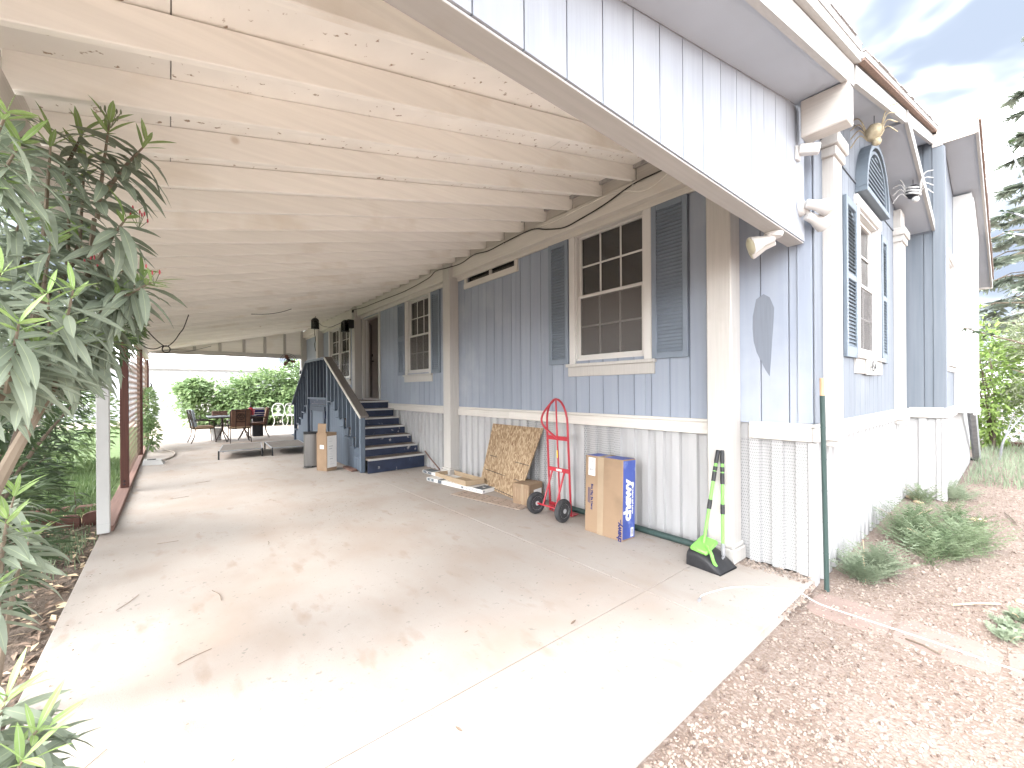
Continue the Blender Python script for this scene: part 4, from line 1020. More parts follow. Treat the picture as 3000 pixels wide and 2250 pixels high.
b.add(vs, fs); b.box(-W_/2, W_/2, 0, D_, .0005, .004, M=F); b.build('pan', M_black, t, smooth=40)
cl = F @ Vector((-.03, .19, H_*1.05)); hd_ = Vector((3.565, 1.60, .93))
b = MB()
G = frame(cl, (hd_-cl), (1, 0, 0))
MB().cbox(-.11, .10, -.075, .065, -.012, .025, b=.02, M=Matrix.Translation(cl) @ Matrix.Rotation(R(-14), 4, 'Y') @ Matrix.Rotation(R(8), 4, 'X')).build('pivot_cover', M_lime, t, smooth=40)
TB('release_lever', M_lime, t, spline([cl+Vector((-.05, -.05, .02)), cl+Vector((-.085, -.10, -.02)), cl+Vector((-.088, -.12, -.075)), cl+Vector((-.06, -.135, -.125))], 5), .013, 8)
def handle(a, e, owner, segs):
    a = Vector(a); e = Vector(e); d = e-a
    TB('handle', M_lime, owner, [a, a+d*.86], .0125, 10)
    TB('grip', M_black, owner, [a+d*.855, a+d*.88, a+d*.985, e], [.0145, .017, .016, .012], 10)
    for f0, f1 in segs: TB('foam_ring', M_black, owner, [a+d*f0, a+d*f1], .0165, 10)
handle(cl+Vector((.0, 0, .02)), hd_, t, [(.36, .46), (.66, .765), (.775, .82)])
t2 = thing('scoop_rake', 'small grey rake with lime green handle standing in the black scoop pan', 'rake', (3.45, 1.5, 0))
rb = F @ Vector((.055, .075, .075)); re_ = Vector((3.585, 1.575, .93))
handle(rb.lerp(re_, .10), re_, t2, [(.33, .43), (.64, .755), (.77, .82)])
TB('socket', M_grey, t2, [rb, rb.lerp(re_, .13)], [.014, .016], 10)
G = Matrix.Translation(rb) @ Matrix.Rotation(R(12), 4, 'Z') @ Matrix.Rotation(R(12), 4, 'X')
MB().cbox(-.042, .042, -.008, .008, -.01, .022, b=.004, M=G).build('rake_head', M_grey, t2)
for k in range(8): MB().cbox(-.040+.0114*k-.0028, -.040+.0114*k+.0028, -.006, .004, -.058, -.01, b=.001, M=G).build('tine', M_grey, t2)

# tall green post with bare tip
t = thing('fence_stake', 'tall dark green metal stake with a bare coppery tip at the house corner', 'stake', (3.78, .905, -.06))
A_, B_ = Vector((3.782, .905, -.08)), Vector((3.700, .905, 1.392)); C_ = Vector((3.6935, .905, 1.52))
TB('stake', M_pole, t, [A_, B_], .0165, 12); TB('bare_tip', M_copper, t, [B_, C_], .0150, 12)
MB().box(3.700, 3.704, .887, .889, .0, .001).build('weld_mark', M_pole, t)
for k in range(5):
    p = A_.lerp(B_, .2+.16*k); MB().lathe([(.0175, -.004), (.0185, 0), (.0175, .004)], frame(p, B_-A_), 12).build('ring_mark', M_pole, t)

# stick leaning by the stairs and plank in front of them
tag(TB('wooden_stick', M_rusty, None, [(3.66, 6.45, .055), (3.70, 6.85, .19), (3.735, 7.14, .30)], .012, 6), 'thin reddish stick leaning on the skirting beside the stairs', 'stick')
tag(BX('short_plank', M_rusty, None, 2.50, 2.60, 7.55, 8.05, .003, .04, b=.004), 'short brown plank lying at the foot of the stairs side', 'board')

# opened tall carton and pedal bin
t = thing('opened_carton', 'tall opened cardboard carton covered with a white printed sheet beside the steel bin', 'box', (2.2, 8.0, 0))
F = Matrix.Translation((2.179, 7.908, 0)) @ Matrix.Rotation(R(25.5), 4, 'Z')
w_, d_, h_ = .226, .258, .69
for a in ((0, w_, 0, .006), (0, w_, d_-.006, d_), (0, .006, .006, d_-.006), (w_-.006, w_, .006, d_-.006)): MB().cbox(*a, .002, h_, b=.002, M=F).build('carton_wall', M_card, t)
MB().box(.006, w_-.006, .006, d_-.006, .003, .01, M=F).build('carton_floor', M_card, t)
MB().cbox(-.016, -.011, .02, d_-.03, h_-.01, h_+.17, b=.002, M=F @ Matrix.Translation((.012, 0, 0)) @ Matrix.Translation((0, 0, h_)) @ Matrix.Rotation(R(5), 4, 'Y') @ Matrix.Translation((0, 0, -h_))).build('raised_flap', M_card, t)
MB().cbox(w_, w_+.005, .04, d_-.04, h_-.19, h_, b=.002, M=F @ Matrix.Translation((w_, 0, h_)) @ Matrix.Rotation(R(-10), 4, 'Y') @ Matrix.Translation((-w_, 0, -h_))).build('hanging_flap', M_cardl, t)
sh_ = MB().box(.012, w_-.006, -.002, -.0006, .06, h_-.055, M=F).build('printed_sheet', M_paper, t)
r = random.Random(6); b = MB()
for k in range(11):
    z = .12+.046*k; x0 = .03+r.random()*.05; b.box(x0, x0+r.uniform(.04, .11), -.0028, -.0022, z, z+r.choice((.002, .003, .010)), M=F)
b.build('sheet_print', M_ink, sh_)
MB().box(-.0016, -.0004, .07, .17, .40, .47, M=F).build('label', M_paper, t)
t = thing('pedal_bin', 'brushed steel pedal bin with dark lid next to the opened carton', 'bin', (2.09, 8.66, 0))
F = Matrix.Translation((2.10, 8.62, 0)) @ Matrix.Rotation(R(-14), 4, 'Z')
sq = lambda w, d, r_, n=5: [(cx*(w-r_)+r_*math.cos(q), cy*(d-r_)+r_*math.sin(q)) for cx, cy, q0 in ((1, 1, 0), (-1, 1, 90), (-1, -1, 180), (1, -1, 270)) for q in [R(q0+90*k/n) for k in range(n+1)]]
MB().prism(sq(.135, .11, .04), .60, F @ Matrix.Translation((0, 0, .03))).build('bin_body', M_steel, t, smooth=40)
MB().prism(sq(.138, .113, .042), .035, F @ Matrix.Translation((0, 0, .632))).build('lid', M_black, t, smooth=40)
MB().prism(sq(.132, .107, .04), .028, F @ Matrix.Translation((0, 0, .001))).build('base', M_black, t, smooth=40)
MB().cbox(-.15, .0, -.17, -.11, .012, .022, b=.003, M=F).build('pedal', M_steel, t)

# raised pet cots
def cot(label, P, rz=0):
    t = thing('raised_cot', label, 'cot', (sum(p[0] for p in P)/4, sum(p[1] for p in P)/4, 0), group='raised cots on the slab')
    P = [Vector((*p, .175)) for p in P]
    for a, b in zip(P, P[1:]+P[:1]): TB('frame_tube', M_jack, t, [a, b], .013, 8)
    c = sum(P, Vector())/4
    S = [p.lerp(c, .03)+Vector((0, 0, .006)) for p in P]
    b = MB(); n = 8
    G = [[S[0].lerp(S[1], i/n).lerp(S[3].lerp(S[2], i/n), j/n)-Vector((0, 0, .022*math.sin(math.pi*i/n)*math.sin(math.pi*j/n))) for j in range(n+1)] for i in range(n+1)]
    b.add([p for row in G for p in row]+[p-Vector((0, 0, .003)) for row in G for p in row], [(i*(n+1)+j, (i+1)*(n+1)+j, (i+1)*(n+1)+j+1, i*(n+1)+j+1) for i in range(n) for j in range(n)]+[((n+1)**2+i*(n+1)+j, (n+1)**2+i*(n+1)+j+1, (n+1)**2+(i+1)*(n+1)+j+1, (n+1)**2+(i+1)*(n+1)+j) for i in range(n) for j in range(n)])
    b.build('sling', M_sling, t, smooth='all')
    for p in P:
        TB('leg', M_black, t, [p+Vector((0, 0, .012)), Vector((p.x, p.y, .003))], .016, 8)
cot('low grey sling cot on the slab, left of the pair', [(.80, 10.80), (1.60, 10.78), (1.76, 12.05), (.98, 12.08)])
cot('low brown-grey sling cot on the slab, nearer the stairs', [(1.78, 10.66), (2.50, 10.55), (2.60, 12.0), (1.84, 12.0)])

# ------------------------------------------------------------------ patio set at the far end
def chair(label, x, y, rz, back, seat, group='patio chairs round the slate table'):
    """local frame: sitter looks along +y"""
    t = thing('patio_chair', label, 'chair', (x, y, 0), rz, group=group)
    W = WM[t]; P = lambda *p: W @ Vector(p)
    for s in (-1, 1):
        TB('leg', M_bronze, t, [P(s*.25, -.30, .0), P(s*.245, -.22, .20), P(s*.245, -.20, .40)], .012, 8)
        TB('leg', M_bronze, t, [P(s*.26, .28, .0), P(s*.25, .24, .40), P(s*.27, .22, .60)], .012, 8)
        TB('armrest', M_bronze, t, spline([P(s*.255, -.22, .64), P(s*.285, -.02, .645), P(s*.285, .20, .615), P(s*.265, .235, .585)], 5), .017, 8)
    TB('seat_frame', M_bronze, t, [P(-.245, -.21, .40), P(.245, -.21, .40), P(.25, .24, .40), P(-.25, .24, .40), P(-.245, -.21, .40)], .012, 8)
    MB().cbox(-.235, .235, -.20, .24, .405, .475, b=.025, M=W).build('seat_cushion', seat, t, smooth=40)
    BK = W @ Matrix.Translation((0, -.22, .40)) @ Matrix.Rotation(R(10), 4, 'X')
    Q = lambda *p: BK @ Vector(p)
    TB('back_frame', M_bronze, t, [Q(-.25, 0, 0), Q(-.25, 0, .50), Q(-.22, 0, .545), Q(.22, 0, .545), Q(.25, 0, .50), Q(.25, 0, 0)], .013, 8)
    for s in (-.115, .115): TB('back_bar', M_bronze, t, [Q(s, -.004, -.02), Q(s, -.004, .54)], .010, 6)
    for z in (.20, .50): TB('back_bar', M_bronze, t, [Q(-.115, -.004, z), Q(.115, -.004, z)], .009, 6)
    for k, (cx_, cz_, rr) in enumerate([(0, .35, .095), (0, .35, .035)] + [(.058*math.cos(R(60*j)), .35+.058*math.sin(R(60*j)), .032) for j in range(6)]):
        TB('medallion_ring', M_bronze, t, [Q(cx_+rr*math.cos(2*math.pi*i/14), -.006, cz_+rr*math.sin(2*math.pi*i/14)) for i in range(15)], .006, 6)
    MB().cbox(-.235, .235, .014, .085, .05, .55, b=.03, M=BK).build('back_cushion', back, t, smooth=40)
    return t
chair('brown cushioned patio chair with its back turned, nearest the slab', 1.56, 14.30, 0, M_cushb, M_cusht)
chair('patio chair with grey-blue back cushion at the left of the table', .72, 14.95, R(-82), M_cushg, M_cusht)
chair('brown cushioned patio chair at the right of the table', 2.16, 15.32, R(84), M_cushb, M_cushb)
t = thing('patio_table', 'dark slate topped patio table with splayed metal legs', 'table', (1.45, 15.0, 0))
MB().cbox(.84, 2.02, 14.55, 15.50, .71, .735, b=.008).build('table_top', M_slate, t)
BX('top_frame', M_bronze, t, .87, 1.99, 14.58, 15.47, .685, .709, b=.006)
for cx_ in (1.20, 1.75):
    TB('column', M_bronze, t, [(cx_, 14.95, .69), (cx_, 14.95, .28)], .03, 8)
    for q in (20, 110, 200, 290): TB('foot', M_bronze, t, spline([(cx_, 14.95, .34), (cx_+.10*math.cos(R(q)), 14.95+.16*math.sin(R(q)), .16), (cx_+.19*math.cos(R(q)), 14.95+.52*math.sin(R(q)), .012)], 4), .015, 6)
t = thing('fuel_jug', 'red plastic jug with tall black spout on the patio table', 'jug', (1.90, 14.8, .735))
MB().lathe([(.05, .0), (.098, .006), (.102, .09), (.095, .17), (.055, .22), (.032, .235)], Matrix.Translation((1.90, 14.80, .735)), 16).build('jug_body', M_red, t, smooth=40)
MB().lathe([(.03, 0), (.034, .03), (.022, .045), (.015, .05), (.013, .16), (.010, .17)], Matrix.Translation((1.90, 14.80, .97)), 12).build('spout', M_black, t, smooth=40)
TB('handle', M_red, t, spline([(1.97, 14.80, .93), (2.0, 14.80, .90), (1.995, 14.80, .84)], 4), .012, 6)
for k, x in enumerate((1.45, 1.58)):
    tag(MB().lathe([(.035, .0), (.05, .05), (.068, .13), (.062, .132), (.045, .05), (.01, .01)], Matrix.Translation((x, 14.85, .80)), 14).build('plastic_tumbler', M_lime, smooth=40), 'lime green plastic tumbler on the patio table, %s of two' % ('left' if k == 0 else 'right'), 'cup', 'lime tumblers')
    tag(BX('tumbler_stand', M_card, None, x-.055, x+.055, 14.80, 14.90, .736, .80, b=.004), 'small brown block under the %s lime tumbler' % ('left' if k == 0 else 'right'), 'block', 'blocks under the tumblers')
t = thing('planter_crate', 'brown wooden planter crate on the far side of the patio table', 'crate', (1.15, 15.36, .735))
for a in ((.98, 1.36, 15.27, 15.285), (.98, 1.36, 15.445, 15.46), (.98, .995, 15.285, 15.445), (1.345, 1.36, 15.285, 15.445)): BX('crate_board', M_rusty, t, *a, .737, .87, b=.003)
BX('crate_floor', M_rusty, t, .996, 1.344, 15.286, 15.444, .737, .75)
t = thing('cooler', 'small navy cooler with white stripes behind the red jug', 'cooler', (2.15, 15.6, .0))
BX('cooler_body', M_navy, t, 2.02, 2.40, 15.62, 15.90, .62, .86, b=.02); BX('cooler_lid', M_white, t, 2.01, 2.41, 15.61, 15.91, .862, .92, b=.015)
for z in (.70, .76): BX('stripe', M_paper, t, 2.03, 2.39, 15.617, 15.6195, z, z+.015, b=.001)
BX('cooler_stand', M_dkmetal, t, 2.06, 2.36, 15.66, 15.86, .0, .618, b=.01)
b = MB(); r = random.Random(4); P = []
for i in range(9):
    for j in range(6): P.append((1.0+.34*i/8, 14.64+.2*j/5, .738+.035*abs(math.sin(i*1.1+j*.7))*math.sin(math.pi*i/8)*math.sin(math.pi*j/5)+.001))
b.add(P, [(i*6+j, (i+1)*6+j, (i+1)*6+j+1, i*6+j+1) for i in range(8) for j in range(5)])
tag(b.build('crumpled_cloth', M_cushg, smooth='all'), 'crumpled grey cloth on the near edge of the patio table', 'cloth')
t = thing('bucket', 'white plastic bucket standing under the left patio chair', 'bucket', (1.08, 15.25, 0))
MB().lathe([(.115, 0), (.12, .004), (.14, .34), (.148, .345), (.148, .36), (.138, .36), (.118, .01), (.02, .008)], Matrix.Translation((1.08, 15.25, .002)), 24).build('pail', M_white, t, smooth=40)
TB('bail_handle', M_jack, t, [(1.08+.148*math.cos(q), 15.25-.148*math.sin(q)*.35-.02, .33-.12*math.sin(q)) for q in [math.pi*k/10 for k in range(11)]], .003, 5)
def wirechair(label, x, y, rz):
    t = thing('wire_chair', label, 'chair', (x, y, 0), rz, group='white wire garden chairs'); W = WM[t]; P = lambda *p: W @ Vector(p)
    for s in (-1, 1):
        TB('leg', M_white, t, spline([P(s*.20, -.2, .0), P(s*.14, -.14, .22), P(s*.18, -.18, .44)], 4), .012, 6); TB('leg', M_white, t, spline([P(s*.20, .2, .0), P(s*.14, .14, .22), P(s*.18, .18, .44)], 4), .012, 6)
    MB().lathe([(.21, .44), (.22, .445), (.22, .46), (.21, .465)], W, 18).build('seat', M_white, t, smooth=40)
    TB('back_hoop', M_white, t, spline([P(-.19, -.18, .45), P(-.23, -.24, .70), P(-.12, -.27, .92), P(.12, -.27, .92), P(.23, -.24, .70), P(.19, -.18, .45)], 5), .013, 6)
    for k in range(5):
        a = -.14+.07*k; TB('back_wire', M_white, t, spline([P(a, -.2, .46), P(-a*.6, -.245, .68), P(a*.7, -.265, .90)], 4), .008, 5)
wirechair('white wire garden chair behind the stairs, left of two', 3.50, 19.6, R(170)); wirechair('white wire garden chair half hidden by the stair newel', 3.98, 19.2, R(200))

# ------------------------------------------------------------------ fixtures
def lantern(label, c, wall=None):
    t = thing('lantern', label, 'lantern', (c[0], c[1], c[2]-.15), R(20), group='black lanterns'); W = Matrix.Translation(c) @ Matrix.Rotation(R(20), 4, 'Z')
    MB().lathe([(.02, .15), (.06, .125), (.085, .10), (.085, .085)], W @ Matrix.Rotation(R(45), 4, 'Z'), 4).build('roof', M_black, t)
    MB().cbox(-.075, .075, -.075, .075, -.15, -.115, b=.006, M=W).build('base', M_black, t)
    for sx in (-1, 1):
        for sy in (-1, 1): MB().box(sx*.06-.008, sx*.06+.008, sy*.06-.008, sy*.06+.008, -.115, .09, M=W).build('corner_bar', M_black, t)
    for k in range(4): MB().box(-.05, .05, -.055, -.052, -.112, .085, M=W @ Matrix.Rotation(R(90*k), 4, 'Z')).build('pane', M_glass, t)
    MB().cbox(-.025, .025, -.025, .025, -.114, .03, b=.008, M=W).build('lamp', M_white, t)
    return t
t = lantern('black lantern hanging from the carport rafters away from the wall', (2.97, 11.75, 3.24))
TB('hook', M_dkmetal, t, [(2.97, 11.75, 3.38), (2.99, 11.70, 3.46)], .007, 6)
t = lantern('black lantern with pale panes mounted beside the door post', (3.36, 10.55, 3.06))
BX('mount_box', M_black, t, 3.44, 3.60, 10.60, 10.76, 3.03, 3.24, b=.01)
TB('mount_arm', M_dkmetal, t, [(3.36, 10.55, 3.19), (3.40, 10.60, 3.215), (3.48, 10.66, 3.20)], .009, 6)
tag(TB('slung_cord', M_cable, None, spline([(3.0, 11.69, 3.30), (3.02, 11.3, 3.13), (3.06, 11.0, 3.06), (3.12, 10.85, 3.05), (3.2, 10.70, 3.09), (3.34, 10.57, 3.17)], 5), .006, 6), 'black cord slung between the two lanterns', 'cord')
tag(TB('dangling_cord', M_cable, None, spline([(2.955, 11.74, 3.09), (2.95, 11.72, 2.96), (2.965, 11.70, 2.80), (2.945, 11.71, 2.66), (2.97, 11.70, 2.50)], 5), .007, 6), 'short black cord dangling under the hanging lantern', 'cord')
tag(TB('drop_cord', M_cable, None, [(3.36, 10.55, 2.91), (3.361, 10.551, 2.5), (3.358, 10.55, 2.1), (3.36, 10.552, 1.75)], .004, 5), 'long thin black cord hanging straight down from the door lantern', 'cord')
t = thing('motion_sensor', 'small black and white sensor on the beam above the door post', 'sensor', (3.60, 10.7, 3.40))
BX('sensor_head', M_black, t, 3.57, 3.604, 10.63, 10.70, 3.43, 3.50); BX('sensor_body', M_white, t, 3.572, 3.604, 10.635, 10.695, 3.33, 3.429)
t = thing('wall_fan', 'black wall fan on a curved arm at the far corner post', 'fan', (3.6, 16.1, 2.2))
hub = Vector((3.16, 15.9, 2.50)); Fn = frame(hub, (-.25, -1, -.45), (1, 0, 0))
for rr, dz in ((.255, .0), (.20, .03), (.13, .045), (.07, .05)): TB('guard_ring', M_dkmetal, t, [Fn @ Vector((rr*math.cos(q), rr*math.sin(q), dz)) for q in [2*math.pi*k/24 for k in range(25)]], .007, 5)
for k in range(18):
    q = 2*math.pi*k/18; TB('guard_wire', M_dkmetal, t, [Fn @ Vector((r_*math.cos(q), r_*math.sin(q), z_)) for r_, z_ in ((.04, .052), (.13, .046), (.20, .03), (.255, 0))], .0022, 4)
for k in range(3):
    b = MB(); Q = Fn @ Matrix.Rotation(2*math.pi*k/3, 4, 'Z')
    b.prism([(.03, -.02), (.10, -.07), (.21, -.06), (.225, .02), (.12, .05), (.04, .025)], .003, Q @ Matrix.Rotation(R(16), 4, 'X') @ Matrix.Translation((0, 0, -.01))); b.build('blade', M_brown, t)
MB().lathe([(.02, -.12), (.055, -.10), (.06, -.03), (.045, .02), (.02, .055)], Fn, 14).build('motor', M_black, t, smooth=40)
TB('arm', M_dkmetal, t, spline([hub+Vector((.03, .08, -.08)), (3.22, 16.02, 2.30), (3.42, 16.09, 2.32), (3.56, 16.10, 2.24), (3.58, 16.1, 2.14)], 5), .012, 6)
BX('mount_plate', M_black, t, 3.555, 3.604, 16.10, 16.16, 2.06, 2.18, b=.006)
# cables along the beam
cab = spline([(3.655, 1.20, 3.60), (3.652, 1.93, 3.55), (3.652, 2.18, 3.544), (3.652, 2.473, 3.534), (3.652, 2.844, 3.451), (3.652, 3.176, 3.406), (3.652, 3.438, 3.388), (3.652, 3.736, 3.457), (3.652, 4.015, 3.537), (3.652, 4.597, 3.525), (3.652, 4.964, 3.51), (3.652, 5.33, 3.548), (3.652, 5.712, 3.502), (3.60, 6.05, 3.50), (3.592, 6.43, 3.528), (3.62, 6.77, 3.474), (3.645, 7.77, 3.44), (3.645, 8.8, 3.455), (3.645, 9.5, 3.466), (3.645, 10.05, 3.474), (3.60, 10.65, 3.50)], 6)
t = thing('black_cable', 'black cable stapled in a wavy run along the carport beam', 'cable', (3.65, 1.2, 3.6))
TB('cable', M_cable, t, cab, .0075, 6)
for y, z in ((2.473, 3.534), (4.597, 3.525), (5.33, 3.548), (7.77, 3.44), (9.5, 3.466)): BX('staple', M_vinyl, t, 3.648, 3.664, y-.01, y+.01, z-.02, z+.02, b=.002)
tag(TB('white_cable', M_cord, None, spline([(3.655, 1.60, 3.60), (3.660, 1.95, 3.54), (3.660, 2.063, 3.507), (3.660, 2.224, 3.441), (3.660, 2.376, 3.431), (3.660, 2.577, 3.506), (3.660, 2.795, 3.543), (3.660, 3.181, 3.535), (3.660, 3.623, 3.518), (3.660, 3.997, 3.547)], 6), .006, 6), 'thin white cable looping beside the black one on the beam', 'cable')
t = thing('cable_bundle', 'black cable with a small coil slung under the ceiling by the lattice', 'cable', (-.04, 9.0, 2.2))
TB('strand', M_cable, t, spline([(-.40, 9.0, 2.30), (-.334, 9.0, 2.212), (-.259, 9.0, 2.166), (-.17, 9.0, 2.166), (-.079, 9.0, 2.22)], 4), .008, 6)
TB('strand', M_cable, t, spline([(-.36, 9.0, 2.58), (-.283, 9.0, 2.467), (-.182, 9.0, 2.332), (-.079, 9.0, 2.228), (-.013, 9.0, 2.224), (.068, 9.0, 2.315), (.136, 9.0, 2.442), (.191, 9.0, 2.542), (.26, 9.05, 2.78)], 4), .008, 6)
for k in range(2): TB('coil', M_cable, t, [(-.04+(.048+.006*k)*math.cos(q), 9.0-.01*k, 2.165+(.055+.006*k)*math.sin(q)) for q in [2*math.pi*i/18 for i in range(19)]], .006, 6)
TB('strand', M_cable, t, spline([(-.014, 9.0, 2.112), (.067, 9.0, 2.125), (.244, 9.1, 2.148), (.6, 9.5, 2.30)], 4), .004, 5)
tag(TB('ceiling_wire', M_cable, None, spline([(1.25, 9.6, 2.98), (1.5, 9.55, 3.0), (1.75, 9.5, 3.06), (1.95, 9.5, 3.15)], 4), .006, 5), 'short dark wire hanging below the rafters near mid carport', 'wire')
# flood lights and camera
M_lens = mat('frosted_lamp_glass', (0.50, 0.48, 0.36), 0.3, 0.03, 5, bump=0, rand=0)
def flood(label, base, bn, heads):
    t = thing('flood_light', label, 'flood light', base, group='twin flood lights'); Bf = frame(base, bn)
    MB().lathe([(.058, 0), (.06, .008), (.052, .03), (.02, .04)], Bf, 20).build('mount_plate', M_vinyl, t, smooth=40)
    for (p, d) in heads:
        p = Vector(p); d = Vector(d).normalized(); root = Vector(base)+Vector(bn)*.03
        TB('knuckle', M_vinyl, t, [root, root.lerp(p, .55), p], .016, 8)
        h = MB().lathe([(.022, -.05), (.032, -.045), (.035, .02), (.05, .06), (.062, .10), (.062, .11)], frame(p, d), 20).build('lamp_holder', M_vinyl, t, smooth=40)
        MB().lathe([(.058, .108), (.05, .118), (.02, .124)], frame(p, d), 20).build('lens', M_lens, h, smooth=60)
flood('white twin flood light on the front siding near the corner', (3.605, 1.011, 2.775), (0, -1, 0), [((3.60, .93, 2.775), (.55, -.65, -.22)), ((3.66, .95, 2.70), (.80, -.45, -.32))])
flood('white twin flood light under the front header inside the carport', (3.30, 1.085, 2.545), (0, 0, -1), [((3.27, 1.12, 2.50), (-.55, .62, -.30)), ((3.34, 1.14, 2.49), (-.25, .75, -.25))])
t = thing('security_camera', 'white box security camera under the bracket beam', 'camera', (3.53, 1.0, 3.2))
Fc = Matrix.Translation((3.545, .955, 3.165)) @ Matrix.Rotation(R(22), 4, 'Z') @ Matrix.Rotation(R(10), 4, 'X')
MB().cbox(-.03, .03, -.085, .045, -.035, .035, b=.008, M=Fc).build('camera_body', M_vinyl, t, smooth=40)
MB().cbox(-.02, .02, -.089, -.0851, -.024, .024, b=.001, M=Fc).build('camera_lens', M_black, t)
BX('camera_mount', M_vinyl, t, 3.50, 3.56, .99, 1.0105, 3.10, 3.20, b=.003)
# spider ornaments
M_straww = mat('straw_body', (0.42, 0.36, 0.25), 0.9, 0.2, 30, bump=0.6, bscale=90)
def spider(label, c, s, body, legm, top, stripe=False):
    t = thing('spider_ornament', label, 'ornament', c, group='hanging spider ornaments'); c = Vector(c)
    MB().lathe([(.012, -.09), (.045, -.075), (.075, -.03), (.08, .02), (.06, .065), (.02, .085)], Matrix.Translation(c) @ Matrix.Rotation(R(18), 4, 'X') @ Matrix.Scale(s, 4), 14).build('abdomen', body, t, smooth=60)
    MB().lathe([(.01, -.04), (.032, -.028), (.042, 0), (.03, .03), (.01, .04)], Matrix.Translation(c+Vector((0, -.02, -.105))*s) @ Matrix.Scale(s, 4), 12).build('head', body if not stripe else M_white, t, smooth=60)
    for sd_ in (-1, 1):
        for k in range(4):
            a = -.5+.36*k; z = -.02+.02*k
            TB('leg', legm, t, spline([c+Vector((-.02, sd_*.05, z-.05))*s, c+Vector((-.06, sd_*.11, z+.01+.04*k))*s, c+Vector((-.05, sd_*.19, z-.08+.075*k))*s], 4), .006*s, 5)
    if stripe:
        for k in range(3): MB().lathe([(.079, -.012), (.083, 0), (.079, .012)], Matrix.Translation(c+Vector((0, 0, -.035+.035*k))*s) @ Matrix.Rotation(R(18), 4, 'X') @ Matrix.Scale(s, 4), 14).build('stripe', M_white, t)
    TB('hanger', M_dkmetal, t, [c+Vector((0, 0, .08))*s, Vector((c.x, c.y, top))], .003, 5)
spider('beige straw spider ornament hanging under the front soffit near the bracket beam', (4.9, .80, 3.74), .85, M_straww, M_straww, 3.89)
spider('black and white spider ornament hanging under the gable soffit near the wing', (6.68, .75, 3.72), .9, M_dkmetal, M_white, 3.86, True)
# white cord on the slab, and the pump box with its hose
t = thing('extension_cord', 'thin white cord trailing over the front corner of the slab onto the gravel', 'cord', (3.2, 1.2, 0))
TB('cord', M_cord, t, spline([(2.80, 1.385, .008), (2.86, 1.40, .006), (2.98, 1.375, .005), (3.157, 1.31, .005), (3.33, 1.16, .005), (3.43, 1.0, .005), (3.42, .90, -.018), (3.395, .80, -.02), (3.386, .36, -.018), (3.373, -.02, -.02), (3.36, -.6, -.02)], 6), .0035, 6)
TB('plug', M_grey, t, [(2.80, 1.385, .010), (2.765, 1.375, .010)], [.009, .011], 8)
t = thing('drain_cover_box', 'low cream plastic utility box with a hose beside the lattice foot', 'box', (-.26, 11.1, 0))
MB().hexa([(-.43, 10.95, .001), (-.10, 10.90, .001), (-.08, 11.25, .001), (-.43, 11.3, .001), (-.41, 10.98, .10), (-.14, 10.95, .085), (-.13, 11.2, .085), (-.41, 11.26, .10)]).build('box_body', M_white, t)
BX('box_vent', M_inkd, t, -.36, -.22, 11.02, 11.12, .0935, .102, b=.002)
tag(TB('garden_hose', M_corddk, None, spline([(-.10, 11.45, .02), (.03, 11.9, .02), (.09, 12.5, .02), (.02, 13.1, .02), (-.12, 13.6, .02), (-.30, 14.6, .02), (-.38, 15.3, .02)], 6), .016, 8), 'grey-brown hose curving over the slab from the cream utility box', 'hose')
tag(TB('hanging_strap', M_cable, None, spline([(-.44, 15.95, 1.72), (-.40, 15.96, 1.66), (-.43, 15.95, 1.42), (-.37, 15.95, 1.20), (-.34, 15.95, 1.42), (-.42, 15.95, 1.68)], 5), .012, 6), 'dark strap hanging at the far end of the lattice', 'strap')
# ------------------------------------------------------------------ plants
def leaf_geo(ln, w, droop, fold=.25, rib=.05, n=5):
    """lance-shaped leaf along +y from the origin, upper side +z; column 1 is the pale midrib"""
    vs = []
    for i in range(n+1):
        t = i/n; hw = w*.5*(math.sin(math.pi*min(1, t*.93+.05))**.8)*(1.0-.12*t)
        y = ln*(t-.10*droop*t*t); z = -ln*droop*.55*t*t
        if i == n: hw = w*.02
        for u in (-1, -rib*2, rib*2, 1):
            uu = u if abs(u) == 1 else u*min(1, .02/hw*.5 if hw > 0 else 1)
            vs.append(Vector((hw*uu, y, z+abs(uu)*hw*fold)))
    fs = []; ms = []
    for i in range(n):
        for c in range(3): fs.append((i*4+c, i*4+c+1, (i+1)*4+c+1, (i+1)*4+c)); ms.append(1 if c == 1 else 0)
    return vs, fs, ms
def leaf_mesh(name, geo, mats):
    me = bpy.data.meshes.new(name); me.from_pydata([tuple(v) for v in geo[0]], [], geo[1])
    for m in mats: me.materials.append(m)
    me.polygons.foreach_set('material_index', geo[2]); me.polygons.foreach_set('use_smooth', [True]*len(me.polygons)); me.update(); return me
